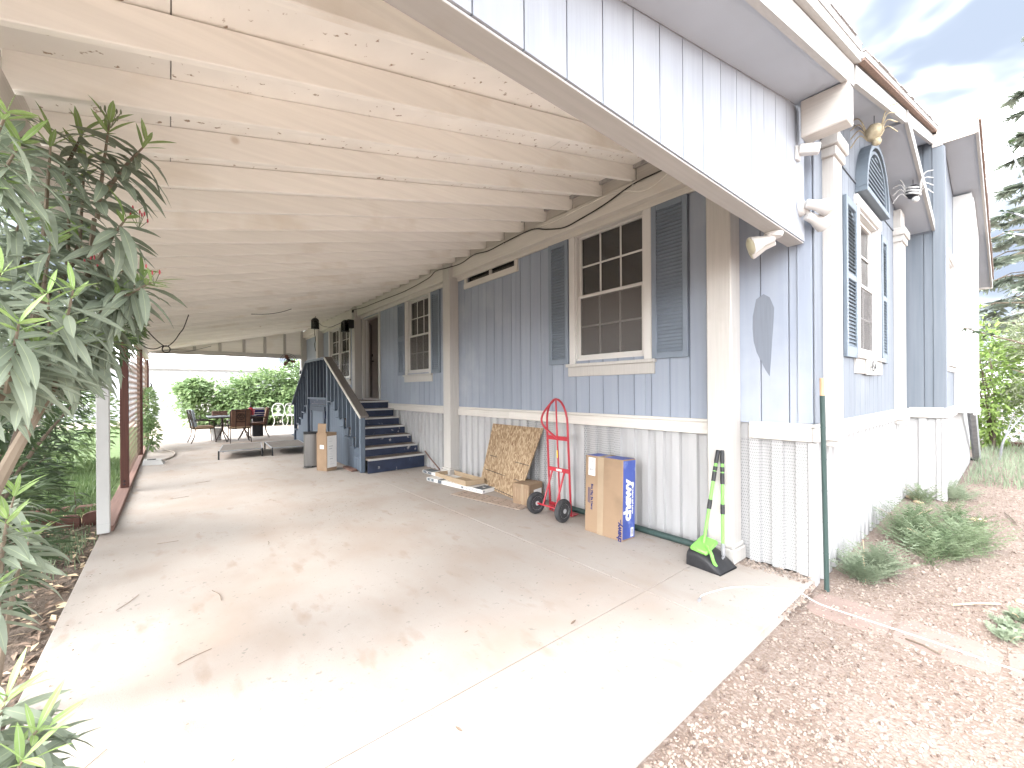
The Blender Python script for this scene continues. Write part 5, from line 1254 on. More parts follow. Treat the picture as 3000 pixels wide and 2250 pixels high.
class Fol:
    """many small leaves in one mesh"""
    def __init__(s): s.v = []; s.f = []; s.m = []
    def leaf(s, M, geo, off=0):
        b = len(s.v); s.v += [tuple(M @ p) for p in geo[0]]; s.f += [tuple(b+i for i in f) for f in geo[1]]; s.m += [k+off for k in geo[2]]
    def blade(s, o, d, side, w):
        b = len(s.v); s.v += [tuple(o-side*w), tuple(o+side*w), tuple(o+d*.6+side*w*.7), tuple(o+d), tuple(o+d*.6-side*w*.7)]
        s.f += [(b, b+1, b+2, b+4), (b+4, b+2, b+3)]; s.m += [0, 0]
    def build(s, name, mats, parent=None, label=None, cat=None):
        me = bpy.data.meshes.new(name); W = WM[parent].inverted() if parent else Matrix()
        me.from_pydata([tuple(W @ Vector(p)) for p in s.v], [], s.f)
        mats = mats if isinstance(mats, (list, tuple)) else [mats]
        for m in mats: me.materials.append(m)
        if len(mats) > 1: me.polygons.foreach_set('material_index', s.m)
        me.update(); o = link(name, me, parent, WM[parent] if parent else None); o['kind'] = 'stuff'
        if label: tag(o, label, cat)
        return o
def orient(o, d, upv, roll=0):
    """leaf frame: local y along d, local z near upv"""
    d = Vector(d).normalized(); z = Vector(upv); z = z-d*z.dot(d); z = z.normalized() if z.length > 1e-4 else d.orthogonal().normalized()
    x = d.cross(z)
    M = Matrix(((x.x, d.x, z.x, o[0]), (x.y, d.y, z.y, o[1]), (x.z, d.z, z.z, o[2]), (0, 0, 0, 1)))
    return M @ Matrix.Rotation(roll, 4, 'Y')
UP = Vector((0, 0, 1))
LG = [leaf_geo(.19, .041, d_) for d_ in (.25, .5, .8, 1.05)]; LY = [leaf_geo(.135, .026, d_) for d_ in (.05, .2)]
LMESH = [leaf_mesh('oleander_leaf', g_, [M_leaf, M_rib]) for g_ in LG]; LYM = [leaf_mesh('young_leaf', g_, [M_leafy, M_rib]) for g_ in LY]
def shoot(r, B, T, leaves, n=9, k=3, tip=True):
    """leaves in whorls of three along the upper part of a shoot"""
    B = Vector(B); T = Vector(T); ax = (T-B).normalized(); a0 = r.uniform(0, 6.28); s = ax.orthogonal().normalized(); q_ = ax.cross(s)
    for i in range(n):
        f = .18+.82*i/(n-1); p = B.lerp(T, f); young = tip and i >= n-2
        for j in range(k):
            a = a0+i*1.05+j*2*math.pi/k+r.uniform(-.25, .25)
            out = s*math.cos(a)+q_*math.sin(a); e = .30+.25*r.random() if not young else 1.1
            d = out+ax*e*(1.0 if young else .55)
            if not young: d.z -= r.uniform(0, .35)
            sc = r.uniform(.75, 1.12)*(1 if not young else r.uniform(.7, 1))
            leaves.append((orient(p, d, UP*.9+ax*.4, r.uniform(-.5, .5)) @ Matrix.Scale(sc, 4), r.randrange(2) if young else r.randrange(4), young))
def oleander(name, label, base, shoots, stems, seed, nparts, extra=(), group=None, mats=(M_leaf, M_rib, M_leafy)):
    r = random.Random(seed); t = thing(name, label, 'shrub', base, group=group)
    for pts, r0, r1 in stems:
        P = spline(pts, 8); TB('branch', M_barkk, t, P, [r0+(r1-r0)*i/(len(P)-1) for i in range(len(P))], 7)
    lv = []
    for k, (B, T) in enumerate(shoots):
        TB('twig', M_barkk, t, [B, Vector(B).lerp(Vector(T), .5)+Vector((0, 0, .01)), T], [.009, .006, .003], 5)
        shoot(r, B, T, lv)
    ex = []
    for B, T in extra: shoot(r, B, T, ex, n=7, tip=False)
    lv.sort(key=lambda q: (q[0].translation-Vector((0, 0, EYE))).length)
    for M, v, young in lv[:nparts]: link('leaf', (LYM if young else LMESH)[v], t, M)
    f = Fol()
    for M, v, young in lv[nparts:]+ex: f.leaf(M, (LY if young else LG)[v], 0 if not young else 2)
    if f.v:
        f.m = [min(m_, 2) if m_ != 3 else 1 for m_ in f.m]
        f.build('foliage', list(mats), t)
    return t
SH = [((-0.23, 2.45, 2.182), (-0.18, 2.3, 2.528)), ((-0.201, 2.42, 2.294), (-0.069, 2.35, 2.51)), ((-0.315, 2.7, 2.055), (-0.281, 2.6, 2.472)), ((-0.231, 2.5, 2.022), (-0.135, 2.35, 2.174)), ((-0.509, 2.3, 2.061), (-0.378, 2.1, 2.28)), ((-0.486, 2.2, 2.172), (-0.387, 2.0, 2.326)), ((-0.241, 2.6, 1.831), (-0.1, 2.5, 1.94)), ((-0.284, 2.6, 1.706), (-0.164, 2.45, 1.89)), ((-0.339, 2.4, 1.546), (-0.271, 2.2, 1.827)), ((-0.43, 2.2, 1.453), (-0.366, 2.0, 1.668)), ((-0.398, 2.5, 1.796), (-0.354, 2.4, 2.053)), ((-0.349, 2.7, 1.666), (-0.23, 2.6, 1.802)), ((-0.41, 2.3, 1.39), (-0.367, 2.2, 1.621)), ((-0.357, 2.6, 1.496), (-0.263, 2.5, 1.668)), ((-0.366, 2.4, 1.505), (-0.315, 2.3, 1.697)), ((-0.489, 2.2, 1.624), (-0.403, 2.0, 1.823)), ((-0.329, 2.8, 1.564), (-0.205, 2.7, 1.691)), ((-0.47, 2.7, 1.673), (-0.414, 2.6, 1.925)), ((-0.516, 2.6, 1.908), (-0.451, 2.5, 2.141)), ((-0.382, 2.8, 2.066), (-0.359, 2.8, 2.325))]
r = random.Random(31)
for (B_, T_) in list(SH[:20]):
    o_ = Vector((r.uniform(-.16, .02), r.uniform(.02, .28), r.uniform(-.22, .10))); SH.append((Vector(B_)+o_, Vector(T_)+o_*1.15+Vector((r.uniform(-.06, .06), r.uniform(-.06, .06), 0))))
SH = [(B_, T_) for B_, T_ in SH if Vector(T_).z < 2.56]
fill = []
for _ in range(64):
    B = Vector((r.uniform(-1.35, -.42), r.uniform(2.3, 4.0), r.uniform(1.25, 2.25))); fill.append((B, B+Vector((r.uniform(-.1, .16), r.uniform(-.16, .1), r.uniform(.12, .3)))))
stems = [([(-.95, 2.9, -.03), (-.72, 2.75, .6), (-.54, 2.62, 1.08), (-.45, 2.62, 1.32), (-.37, 2.7, 1.56), (-.31, 2.78, 1.86), (-.24, 2.46, 2.18)], .030, .008),
         ([(-.95, 2.92, -.03), (-.85, 2.6, .7), (-.60, 2.4, 1.20), (-.47, 2.35, 1.46), (-.40, 2.5, 1.80), (-.32, 2.68, 2.05)], .026, .008),
         ([(-1.0, 3.0, -.03), (-.90, 3.1, .8), (-.70, 2.9, 1.5), (-.52, 2.6, 1.92), (-.40, 2.8, 2.1)], .026, .008)]
oleander('oleander', 'large grey-green oleander leaning in over the left edge of the slab', (-.95, 2.9, -.03), SH, stems, 5, 292, fill)
oleander('oleander_sprout', 'low oleander sprout on the dark soil below the large oleander', (-.60, 2.9, -.03), [((-0.55, 2.7, 0.70), (-0.531, 2.7, 0.923)), ((-0.532, 2.8, 0.60), (-0.482, 2.8, 0.813)), ((-0.6, 3.0, 0.75), (-0.563, 3.0, 0.987)), ((-.62, 2.75, .45), (-.56, 2.66, .66))], [([(-.62, 2.9, -.03), (-.58, 2.78, .4), (-.55, 2.72, .72)], .014, .007), ([(-.62, 2.9, -.03), (-.57, 2.85, .35), (-.53, 2.8, .62)], .012, .007), ([(-.62, 2.92, -.03), (-.62, 2.98, .4), (-.60, 3.0, .78)], .012, .007)], 8, 120)
oleander('oleander_sprig', 'pale green oleander sprig poking into the bottom left corner', (-.52, 1.95, -.03), [((-0.40, 1.82, 0.44), (-0.346, 1.75, 0.626)), ((-0.36, 1.77, 0.40), (-0.283, 1.7, 0.531)), ((-0.36, 1.72, 0.34), (-0.30, 1.65, 0.494)), ((-.42, 1.85, .30), (-.36, 1.74, .42))], [([(-.55, 1.95, -.03), (-.46, 1.86, .25), (-.40, 1.82, .45)], .010, .006), ([(-.55, 1.95, -.03), (-.42, 1.82, .22), (-.36, 1.77, .42)], .010, .006), ([(-.55, 1.95, -.03), (-.42, 1.78, .18), (-.36, 1.72, .36)], .010, .006)], 9, 110)
# buds on the tall shoot
t = thing('flower_buds', 'small red flower buds at the tips of the large oleander', 'flower', (-.17, 2.3, 2.5))
for c, n_, m_ in (((-.175, 2.29, 2.555), 6, M_olive), ((-.10, 2.42, 2.21), 6, M_petal), ((-.05, 2.45, 1.98), 4, M_petal), ((-.25, 2.52, 2.0), 4, M_petal)):
    for k in range(n_):
        p = Vector(c)+Vector((r.uniform(-.03, .03), r.uniform(-.03, .03), r.uniform(-.02, .03))); MB().lathe([(.001, -.008), (.0035, 0), (.003, .007), (.001, .013)], Matrix.Translation(p), 6).build('bud', m_, t, smooth=60)
        TB('stalk', M_olive, t, [p, Vector(c)-Vector((0, 0, .05))], .0015, 4)

# generic leafy masses
def leafy(f, r, c, rad, n, geo, mi=0, droop=.2, shell=.55, up_=.7, smin=.7, smax=1.3, clump=0, cr=.3):
    c = Vector(c); rad = Vector(rad); cl = []
    if clump:
        for _ in range(clump):
            v = Vector((r.gauss(0, 1), r.gauss(0, 1), r.gauss(0, 1))).normalized()*(shell+(1-shell)*r.random()); cl.append(v)
    for _ in range(n):
        if clump:
            v = r.choice(cl)+Vector((r.gauss(0, 1), r.gauss(0, 1), r.gauss(0, .8)))*cr*.5
        else:
            v = Vector((r.gauss(0, 1), r.gauss(0, 1), r.gauss(0, 1))).normalized()*(shell+(1-shell)*r.random()**.5)
        p = c+Vector((v.x*rad.x, v.y*rad.y, v.z*rad.z))
        if p.z < .02: continue
        d = Vector((v.x, v.y, v.z*.5)).normalized()+Vector((r.uniform(-.8, .8), r.uniform(-.8, .8), r.uniform(-.5, .5)))-UP*droop
        f.leaf(orient(p, d, UP*up_+v.normalized()*.5, r.uniform(-.7, .7)) @ Matrix.Scale(r.uniform(smin, smax), 4), geo, mi)
def small_leaf(ln, w):
    vs = [Vector((0, 0, 0)), Vector((w*.5, ln*.4, w*.12)), Vector((0, ln, -ln*.12)), Vector((-w*.5, ln*.4, w*.12)), Vector((0, ln*.45, 0))]
    return vs, [(0, 1, 4), (1, 2, 4), (4, 2, 3), (0, 4, 3)], [0, 0, 0, 0]
SL = small_leaf(.16, .032); SB = small_leaf(.13, .05); SR = small_leaf(.07, .05); SF = small_leaf(.09, .012)
def shrub(name, label, base, blobs, stems, geo, mats, seed, group=None, bark=M_barkd, cat='shrub', **k):
    r = random.Random(seed); t = thing(name, label, cat, base, group=group)
    for pts, a, b_ in stems:
        P = spline(pts, 4); TB('branch', bark, t, P, [a+(b_-a)*i/(len(P)-1) for i in range(len(P))], 6)
    f = Fol()
    for bl in blobs: leafy(f, r, bl[0], bl[1], bl[2], geo, bl[3] if len(bl) > 3 else 0, **k)
    f.build('crown' if cat == 'tree' else 'foliage', mats, t); return t
def fan(b, n, h, sp, seed, r0=.035):
    r = random.Random(seed); out = []
    for k in range(n):
        a = r.uniform(0, 6.28); e = Vector((b[0]+math.cos(a)*sp*r.random(), b[1]+math.sin(a)*sp*r.random(), h*r.uniform(.7, 1.1)))
        m = Vector(b).lerp(e, .5)+Vector((r.uniform(-.1, .1), r.uniform(-.1, .1), .1)); out.append(([b, m, e], r0*r.uniform(.6, 1.1), .006))
    return out
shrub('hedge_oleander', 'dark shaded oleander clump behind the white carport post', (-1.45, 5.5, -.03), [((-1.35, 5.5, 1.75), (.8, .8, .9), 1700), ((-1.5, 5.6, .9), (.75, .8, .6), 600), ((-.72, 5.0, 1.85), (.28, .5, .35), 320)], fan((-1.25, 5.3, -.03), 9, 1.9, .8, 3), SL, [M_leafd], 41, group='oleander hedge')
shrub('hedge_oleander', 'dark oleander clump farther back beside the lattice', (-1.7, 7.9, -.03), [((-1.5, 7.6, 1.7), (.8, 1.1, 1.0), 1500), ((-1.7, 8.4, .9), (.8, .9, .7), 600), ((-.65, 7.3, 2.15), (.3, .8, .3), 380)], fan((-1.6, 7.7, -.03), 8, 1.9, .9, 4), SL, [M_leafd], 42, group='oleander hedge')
shrub('low_shrub', 'low dark shrub on the soil left of the brick edging', (-1.55, 6.2, -.03), [((-1.45, 6.2, .62), (.62, .55, .62), 1300), ((-.95, 4.2, .55), (.32, .6, .5), 500)], fan((-1.45, 6.2, -.03), 6, .9, .5, 12), SL, [M_leafd], 47)
shrub('hedge_shrub', 'bushy green shrub on the lawn behind the near lattice post', (-1.9, 11.5, 0), [((-1.7, 11.2, .95), (.95, 1.4, 1.0), 2600)], fan((-1.8, 11.5, 0), 6, 1.4, .8, 5), SB, [M_bush], 43)
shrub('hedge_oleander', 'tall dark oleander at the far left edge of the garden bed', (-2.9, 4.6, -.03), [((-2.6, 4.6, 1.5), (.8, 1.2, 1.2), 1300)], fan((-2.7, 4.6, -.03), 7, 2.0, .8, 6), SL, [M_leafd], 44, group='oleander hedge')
shrub('climbing_vine', 'leafy green vine climbing the far lattice panel', (-.46, 14.2, 0), [((-.43, 14.3, 1.0), (.14, 1.1, .55), 900), ((-.36, 13.4, .45), (.16, .5, .35), 300), ((-.52, 8.5, 2.42), (.22, .35, .22), 240)], [([(-.46, 14.2, 0), (-.44, 14.0, .7), (-.45, 14.3, 1.4)], .012, .004)], SB, [M_bush], 45, cat='vine')
# large leafy bush at the back of the yard
bb_ = []; r = random.Random(77)
for x, y, z, a, h in ((1.2, 22.6, .85, 1.0, .95), (2.5, 22.3, 1.05, 1.2, 1.1), (3.7, 22.0, 1.30, 1.2, 1.2), (4.7, 21.8, 1.65, 1.05, 1.35), (3.0, 21.6, .7, 1.2, .7), (4.6, 21.2, .8, .9, .8), (.8, 22.6, 1.5, .5, .45)):
    bb_.append(((x, y, z), (a, .9, h), 3000))
shrub('yard_bush', 'large bright leafy bush behind the patio table', (3.0, 22.2, 0), bb_, fan((3.2, 21.9, 0), 9, 1.6, 1.6, 7), small_leaf(.19, .095), [M_bush], 46, clump=60, cr=.38, shell=.62)

# grass, weeds
def grassy(name, label, n, spots, hmin, hmax, w, m, seed, cat='grass'):
    r = random.Random(seed); f = Fol()
    for _ in range(n):
        x, y, z = spots(r); h = r.uniform(hmin, hmax); a = r.uniform(0, 6.28)
        d = Vector((math.cos(a)*h*r.uniform(.1, .6), math.sin(a)*h*r.uniform(.1, .6), h)); f.blade(Vector((x, y, z)), d, Vector((-math.sin(a), math.cos(a), 0)), w)
    return f.build(name, m, None, label, cat)
grassy('lawn_grass', 'short green lawn grass beyond the brick edging', 15000, lambda r: (-.68-2.6*r.random()**1.3, r.uniform(7.0, 12.5), -.03), .04, .13, .006, M_grass, 51)
grassy('bed_weeds', 'sparse grass sprouting from the dark soil near the white post', 700, lambda r: (r.gauss(-.80, .10), r.gauss(5.7, .35), -.035), .03, .12, .004, M_weed, 52)
def weedy(name, label, c, rx, ry, h, n, m, seed, base=-.066):
    """feathery weed: arching fronds with fine leaflets"""
    r = random.Random(seed); t = thing(name, label, 'weed', (c[0], c[1], base)); f = Fol()
    crowns = [(c[0]+rx*.75*math.sqrt(r.random())*math.cos(q), c[1]+ry*.75*math.sqrt(r.random())*math.sin(q), r.uniform(.55, 1.15)) for q in [r.uniform(0, 6.28) for _ in range(max(3, n//26))]]
    for _ in range(n):
        cx_, cy_, hs = r.choice(crowns); a = r.uniform(0, 6.28); p = Vector((cx_+r.gauss(0, .03), cy_+r.gauss(0, .03), base)); hh = h*hs*r.uniform(.45, 1.1); sp = h*r.uniform(.25, 1.15)
        e = p+Vector((math.cos(a)*sp, math.sin(a)*sp, hh)); m_ = p.lerp(e, .45)+Vector((0, 0, hh*.30)); prev = p
        for i in range(8):
            u = .18+.82*i/7; q = p.lerp(m_, u).lerp(m_.lerp(e, u), u); d = (q-prev); d = d.normalized() if d.length > 1e-4 else UP; f.blade(prev, q-prev, d.orthogonal().normalized(), .0024); prev = q
            sd = d.cross(UP); sd = sd.normalized() if sd.length > .01 else Vector((1, 0, 0))
            for s in (-1, 1):
                dr = (sd*s+d*.8+Vector((r.uniform(-.35, .35), r.uniform(-.35, .35), r.uniform(-.3, .25)))).normalized()*r.uniform(.03, .085)*(h/.3)**.5*(1.15-.6*u)
                f.blade(q, dr, d, .0046)
    f.build('foliage', m, t)
    for k in range(max(2, n//60)):
        cx_, cy_, hs = r.choice(crowns); a = r.uniform(0, 6.28); l_ = h*r.uniform(.5, 1.1)
        TB('stem', M_straw, t, spline([(cx_, cy_, base), (cx_+math.cos(a)*l_*.3, cy_+math.sin(a)*l_*.3, base+l_*.6), (cx_+math.cos(a)*l_*.8, cy_+math.sin(a)*l_*.8, base+l_*.9)], 3), .0022, 4)
    return t
weedy('feathery_weed', 'wide feathery green weed clump on the gravel by the wing', (5.95, .48), 1.3, .38, .27, 620, M_weed, 61)
weedy('feathery_weed', 'paler feathery weed in front of the skirting near the green stake', (4.28, .74), .34, .20, .22, 200, M_weedp, 62)
weedy('feathery_weed', 'small pale weed at the right edge of the gravel', (4.05, .02), .30, .10, .07, 110, M_weedp, 63)
weedy('feathery_weed', 'small sprout against the wing skirting', (7.66, .80), .14, .12, .22, 46, M_weed, 64)
weedy('feathery_weed', 'low weed at the corner of the wing skirting', (8.15, .50), .35, .12, .24, 90, M_weedp, 65)
grassy('yard_weeds', 'pale weeds and grass covering the ground beyond the wing', 5200, lambda r: (r.uniform(9.5, 19), r.uniform(-1.6, .52), -.07), .06, .22, .006, M_weedp, 66)

# ------------------------------------------------------------------ right background
def conifer(name, label, base, h, rad, seed, z0=.12, n=30):
    r = random.Random(seed); t = thing(name, label, 'tree', base); b = Vector(base)
    TB('trunk', M_barkd, t, [b, b+Vector((.1, 0, h*.5)), b+Vector((0, 0, h))], [.22, .13, .02], 8)
    f = Fol(); br = MB()
    for k in range(n):
        u = z0+(1-z0)*k/n; ln = rad*(1-u*.82)*r.uniform(.75, 1.1); a = k*2.4+r.uniform(-.4, .4); d = Vector((math.cos(a), math.sin(a), -.12))
        p0 = b+Vector((0, 0, h*u)); p1 = p0+d*ln*.6+UP*.12*ln; p2 = p0+d*ln
        br.tube([p0, p1, p2], [.05*(1-u)+.01, .02, .006], 5)
        for i in range(int(34*ln/rad)+8):
            v = r.random()**.7; q = p0.lerp(p1, v).lerp(p1.lerp(p2, v), v); s = r.choice((-1, 1)); sd = Vector((-d.y, d.x, 0))*s
            tip = (sd*r.uniform(.2, 1)+d*.6+UP*r.uniform(-.5, .1)).normalized()*r.uniform(.25, .5)*ln*.35
            for j in range(7):
                w = (j+1)/7; qq = q+tip*w
                for s2 in (-1, 1):
                    e = (tip.normalized()*.7+tip.normalized().cross(UP)*s2*.7+Vector((r.uniform(-.3, .3),)*3)).normalized()*.30
                    f.blade(qq, e, tip.normalized(), .042)
    br.build('branches', M_barkd, t); f.build('crown', M_conif, t); return t
conifer('conifer', 'dark drooping conifer standing beyond the wing at the right', (21.0, -1.0, -.07), 13, 3.3, 71, n=64)
conifer('conifer', 'grey-green conifer farther behind the first one', (29, -1.2, -.07), 12, 4.0, 72, n=50)
shrub('lime_bush', 'bright lime green bush beside the end of the wing', (15.2, .35, -.07), [((15.2, .36, 1.5), (.8, .50, 1.7), 4200)], fan((15.2, .35, -.07), 5, 2.4, .5, 8), SB, [M_limel], 73, clump=26, cr=.4)
shrub('olive_shrub', 'pale olive shrub in front of the white lattice fence', (14.6, -.35, -.07), [((14.8, -.30, 1.9), (.9, .6, 1.2), 4600)], fan((14.8, -.3, -.07), 7, 2.2, .6, 9), SF, [M_olive], 74, clump=24, cr=.5, smin=1.2, smax=2.4)
shrub('bare_shrub', 'thin grey shrub with few leaves before the white lattice', (13.2, .10, -.07), [((13.2, -.1, .75), (.3, .35, .3), 60)], [([(13.2, .22, -.07), (13.1, .16, .35), (13.2, -.02, .75), (13.3, -.22, 1.0)], .022, .008), ([(13.1, .16, .35), (13.15, .1, .6), (13.1, .02, .95)], .012, .005), ([(13.2, -.02, .75), (13.2, -.12, .70), (13.2, -.22, .40)], .01, .006), ([(13.2, -.02, .78), (13.2, -.15, .92), (13.2, -.3, 1.1)], .010, .005)], SR, [M_leafd], 75, bark=M_jack)
# nearer sprig with round dark leaves crossing the picture edge
t = thing('dark_leaf_sprig', 'dark round-leaved branch reaching in at the right edge in front of the bushes', 'branch', (5.3, -.6, -.07)); r = random.Random(9); f = Fol()
for pts in ([(5.3, -.6, -.07), (5.25, -.5, .9), (5.1, -.30, 1.5), (5.0, -.08, 1.74), (4.99, .12, 1.85), (4.99, .27, 1.93)], [(5.1, -.30, 1.5), (5.0, -.12, 1.52), (4.98, .02, 1.58)], [(5.2, -.42, 1.2), (5.1, -.2, 1.26), (5.02, -.05, 1.34)]):
    P = spline(pts, 5); TB('stem', M_barkd, t, P, [.012-.009*i/(len(P)-1) for i in range(len(P))], 5)
    for k in range(9):
        p = P[-1].lerp(P[-6], k/8); f.leaf(orient(p, (r.uniform(-1, 1), r.uniform(-1, 1), r.uniform(-.6, .5)), UP, r.uniform(-.6, .6)) @ Matrix.Scale(r.uniform(.55, .95), 4), SR)
f.build('foliage', M_leafd, t)
t = thing('young_tree', 'slender young tree shoot with few leaves against the sky', 'tree', (8.1, -.55, -.07)); f = Fol()
for pts in ([(8.1, -.55, -.07), (8.1, -.45, 1.6), (8.05, -.25, 3.0), (8.0, -.08, 3.9), (8.0, .0, 4.25), (8.0, .07, 4.52)], [(8.0, -.08, 3.9), (8.0, -.16, 4.1), (8.0, -.2, 4.25)], [(8.03, -.18, 3.4), (8.0, -.02, 3.55), (8.0, .08, 3.62)], [(8.04, -.22, 3.2), (8.0, -.03, 3.30), (8.0, .10, 3.36)]):
    P = spline(pts, 5); TB('branch', M_jack, t, P, [.022-.018*i/(len(P)-1) for i in range(len(P))], 5)
    for k in range(11):
        p = P[-1].lerp(P[-5], k/10); f.leaf(orient(p, (r.uniform(-.4, .4), r.uniform(-1, 1), r.uniform(-.6, .5)), UP, r.uniform(-.6, .6)) @ Matrix.Scale(r.uniform(.7, 1.2), 4), SR)
f.build('crown', M_leafd, t)
lattice('lattice_fence', 'white diagonal lattice fence at the far right beyond the shrubs', -3.0, .9, .0, 1.35, 17.2, M_latw, sp=.13, w=.07)
t = thing('prop_leg', 'grey metal leg slanting from the bump-out box down to the weeds', 'prop', (12.9, .52, -.07))
MB().tube([(12.9, .52, -.07), (10.35, .47, 1.05)], .06, 6).build('leg_tube', M_jack, t); BX('foot_plate', M_black, t, 12.75, 13.0, .46, .62, -.07, -.03, b=.005)
t = thing('edging_bricks', 'row of reddish bricks edging the yard by the far lattice', 'edging', (16.4, .0, -.07))
for k in range(8): BX('brick', M_brick, t, 16.35, 16.5, -1.6+.25*k, -1.36+.25*k, -.068, .04, b=.012)

# ------------------------------------------------------------------ back yard buildings
def ribwall(t, x0, x1, y, z0, z1, step=.9):
    x = x0
    while x < x1-.01:
        e = min(x+step, x1); b = MB(); b.box(x+.004, e-.004, y, y+.03, z0, z1)
        q = x+.15
        while q < e-.05: b.box(q-.02, q+.02, y-.02, y-.0005, z0, z1); q += .3
        b.build('wall_panel', M_metalw, t); x = e
t = thing('metal_shed', 'long white ribbed metal shed across the back of the yard', 'shed', (3, 30, -.05))
ribwall(t, -9, 14, 30, -.05, 2.75); BX('roof', M_metalw, t, -9.3, 14.3, 29.6, 36, 2.76, 2.95, b=.02); BX('gutter', M_vinyl, t, -9.3, 14.3, 29.45, 29.59, 2.72, 2.9, b=.02)
BX('end_wall', M_metalw, t, -9, -8.97, 30.04, 36, -.05, 2.75)
sd2 = BX('shed_door', M_vinyl, t, .9, 2.1, 29.955, 29.975, -.05, 2.1, b=.01)
t = thing('white_trailer', 'white trailer with lap siding behind the stairs and bush', 'trailer', (7.2, 25.5, -.05))
for k in range(16): BX('lap_board', M_metalw, t, 5.35, 10, 24.98-.004*(k % 2), 25.0, .35+.17*k, .515+.17*k, b=.01)
BX('trailer_body', M_metalw, t, 5.36, 10, 25.001, 27.5, .35, 3.05, b=.02); BX('trailer_roof', M_vinyl, t, 5.3, 10.05, 24.93, 27.55, 3.055, 3.14, b=.02); BX('trailer_base', M_dkmetal, t, 5.5, 9.9, 25.1, 27.4, -.05, .349)
BX('trailer_window', M_glass, t, 6.2, 7.0, 24.96, 24.974, 1.6, 2.3)
t = thing('garden_wall', 'low pale block wall closing off the lawn side', 'wall', (-8, 16, -.05))
for k in range(14):
    for j in range(5): BX('block', M_metalw, t, -9.0+.0*j, -8.8, 4+.82*k+(.41 if j % 2 else 0), 4.81+.82*k+(.41 if j % 2 else 0), -.04+.2*j, .155+.2*j, b=.008)

# ------------------------------------------------------------------ small things on the ground
# scalloped brick edging
t = thing('scalloped_edging', 'row of dark red scalloped edging bricks behind the white post', 'edging', (-.95, 7.0, -.03)); r = random.Random(12)
for k in range(6):
    c = Vector((-.66-.115*k*1.7, 6.62+.02*k, -.035)); p = [(-.09, 0), (.09, 0)]+[(.09*math.cos(q), .10+.055*math.sin(q)) for q in [math.pi*i/8 for i in range(9)]]
    F = Matrix.Translation(c+Vector((0, r.uniform(-.02, .02), r.uniform(-.01, .01)))) @ Matrix.Rotation(R(-5+r.uniform(-6, 6)), 4, 'Z') @ Matrix.Rotation(R(90), 4, 'X')
    MB().prism(p, .06, F).build('brick', M_brick, t)
for k in range(5):
    F = Matrix.Translation((-.78-.22*k, 7.35+.03*k, -.03)) @ Matrix.Rotation(R(r.uniform(-6, 6)), 4, 'Z'); MB().cbox(-.105, .105, -.05, .05, 0, .085, b=.01, M=F).build('brick', M_brick, t)
# white pebbles between the two brick rows
def wsp(r): return (r.uniform(-1.7, -.60), r.uniform(6.72, 7.28), -.02)
tag(gravel('white_pebbles', 420, wsp, M_straw, 14, .012, .026), 'pale pebbles filling the strip between the two brick rows', 'pebbles', kind='stuff')
for k, (x, y, s_, lab) in enumerate(((7.78, .90, .07, 'largest pale rock in the corner of the wing skirting'), (7.55, .82, .05, 'smaller pale rock beside the corner rock at the wing'), (7.05, .28, .05, 'grey rock lying on the gravel in front of the wing'), (4.62, -.02, .03, 'flat pale stone at the right edge of the gravel'))):
    b = MB(); r = random.Random(k+3); P = []
    b.lathe([(s_*.3, 0), (s_*.95, s_*.12), (s_, s_*.35), (s_*.7, s_*.62), (s_*.2, s_*.7)], Matrix.Translation((x, y, -.072)) @ Matrix.Rotation(r.uniform(0, 3), 4, 'Z') @ Matrix.Diagonal((1.35, .85, 1, 1)), 9)
    b.v = [(p[0]+r.uniform(-.1, .1)*s_, p[1]+r.uniform(-.1, .1)*s_, p[2]+r.uniform(-.05, .05)*s_) for p in b.v]
    tag(b.build('rock', M_straw, smooth=35), lab, 'rock', 'rocks by the wing')
# root and seedling
tag(TB('dry_branch', M_barkk, None, spline([(-.98, 5.35, -.01), (-.88, 5.55, .02), (-.80, 5.95, .03), (-.70, 6.35, .0)], 5), .013, 6), 'curved dry branch lying on the soil in front of the edging bricks', 'branch')
t = thing('seedling', 'small drooping seedling growing among the pebbles near the white post', 'plant', (-.86, 7.0, -.03)); r = random.Random(15)
TB('stem', M_barkd, t, [(-.86, 7.0, -.03), (-.85, 6.98, .15), (-.86, 6.97, .30)], [.008, .006, .003], 5); lg = leaf_mesh('seedling_leaf', leaf_geo(.16, .05, .9), [M_leafd, M_rib])
for k in range(9): a = k*2.3; link('leaf', lg, t, orient((-.857, 6.975, .10+.022*k), (math.cos(a), math.sin(a), .15), UP))
# twigs on the slab
r = random.Random(18)
TW = [(.25, 3.62, .22, 100), (.10, 2.86, .16, 20), (-.23, 3.9, .22, 62), (.72, 4.55, .09, 80), (-.25, 2.3, .14, 48), (1.05, 6.3, .16, 110), (-.02, 5.2, .16, 170), (.4, 8.3, .2, 15), (.1, 7.3, .2, 5)]
for x, y, ln, a in TW:
    d = Vector((math.cos(R(a)), math.sin(R(a)), 0)); p = Vector((x, y, .005)); n_ = Vector((-d.y, d.x, 0))
    tag(TB('twig', M_dry, None, spline([p-d*ln/2, p+n_*ln*r.uniform(-.12, .12), p+d*ln/2], 4), .0019, 5), 'thin dry twig lying on the concrete slab', 'twig', 'twigs on the slab')
for x, y, ln, a, lab in ((4.28, .18, .34, -38, 'pale stick on the gravel at the right'), (3.35, .35, .16, 70, 'short dark stick on the gravel path'), (7.4, .05, .5, 10, 'grey branch on the gravel beyond the weeds')):
    d = Vector((math.cos(R(a)), math.sin(R(a)), 0)); p = Vector((x, y, -.05)); tag(TB('stick', M_barkd if 'dark' in lab or 'grey' in lab else M_straw, None, [p-d*ln/2, p+Vector((0, 0, .008)), p+d*ln/2], .006, 6), lab, 'stick')
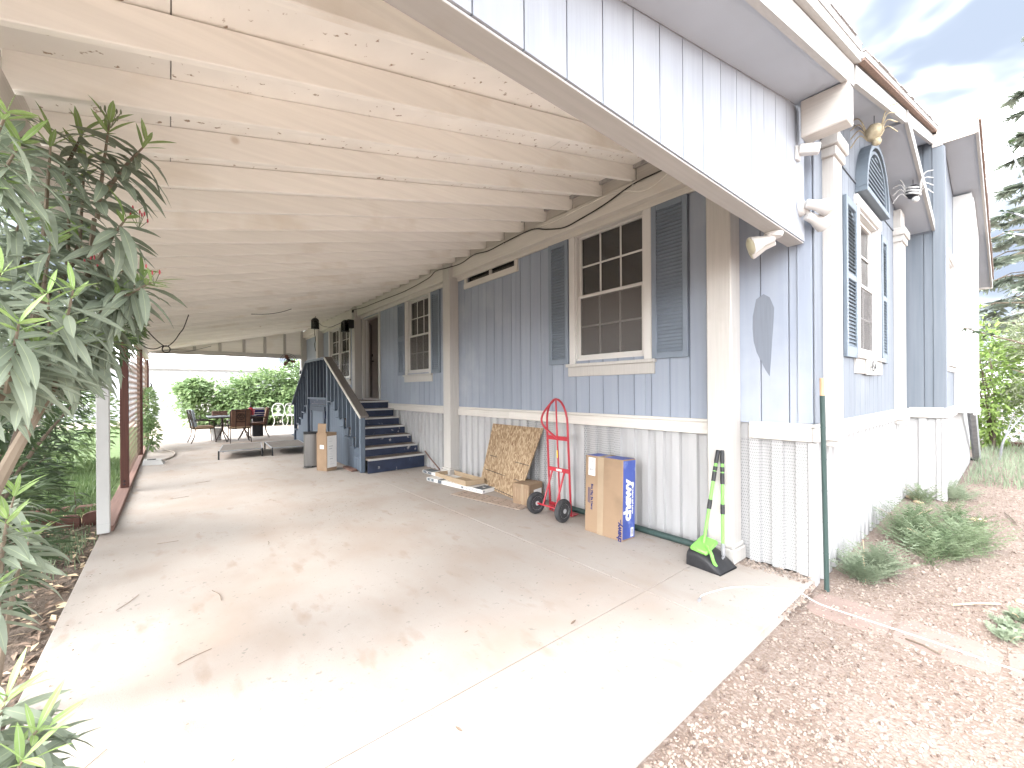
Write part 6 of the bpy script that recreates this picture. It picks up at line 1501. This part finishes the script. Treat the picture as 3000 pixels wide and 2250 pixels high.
# leaf litter: on the soil, along the slab edges and in small drifts
def litter(name, label, n, spots, m, seed, smin=.012, smax=.035):
    r = random.Random(seed); f = Fol(); g0 = small_leaf(1, .30)
    for _ in range(n):
        x, y, z = spots(r); a = r.uniform(0, 6.28)
        f.leaf(orient((x, y, z+.002), (math.cos(a), math.sin(a), r.uniform(-.05, .25)), UP, r.uniform(-.5, .5)) @ Matrix.Scale(r.uniform(smin, smax), 4), g0)
    return f.build(name, m, None, label, 'litter')
litter('soil_litter', 'dry leaves and bark scraps scattered over the dark soil bed', 1700, lambda r: (-.57-1.6*r.random()**1.4, r.uniform(1.0, 6.6), -.025), M_dry, 81, .03, .11)
litter('pale_litter', 'pale dry leaf blades lying on the dark soil bed', 520, lambda r: (-.57-1.5*r.random()**1.4, r.uniform(1.0, 6.8), -.02), M_straw, 82, .03, .12)
def slabspots(r):
    q = r.random()
    if q < .25: return (r.gauss(1.55, .35), r.gauss(5.2, .45), 0)
    if q < .42: return (r.gauss(3.2, .22), r.gauss(6.75, .25), 0)
    if q < .60: return (-.52+abs(r.gauss(0, .12)), r.uniform(1.2, 12), 0)
    if q < .72: return (3.70-abs(r.gauss(0, .07)), r.uniform(1.5, 6.5), 0)
    if q < .85: return (r.uniform(-.4, 2.5), r.uniform(6.0, 13.5), 0)
    return (r.uniform(-.4, 3.6), r.uniform(1.1, 7), 0)
litter('slab_litter', 'tiny dry leaf bits scattered over the concrete slab', 1000, slabspots, M_dry, 83, .006, .026)
tag(gravel('corner_gravel', 420, lambda r: (3.70+r.uniform(-.09, .08), r.uniform(1.0, 1.48), .002) if r.random() < .7 else (r.uniform(3.0, 3.7), .97+r.gauss(0, .02), -.02), M_gravel, 84, .005, .011), 'gravel spilled along the skirting at the slab corner', 'gravel', kind='stuff')
for k, (x, y, s_) in enumerate(((1.9, 1.75, .9), (.95, 1.5, .7), (.3, 1.62, .6), (1.35, 2.1, .5))):
    g_ = leaf_mesh('fallen_leaf', leaf_geo(.05*s_, .02*s_, -.3), [M_dry, M_dry]); tag(link('fallen_leaf', g_, None, orient((x, y, .004), (math.cos(k*2), math.sin(k*2), .1), UP)), 'single dry leaf lying on the front of the slab', 'leaf', 'dry leaves on the slab')
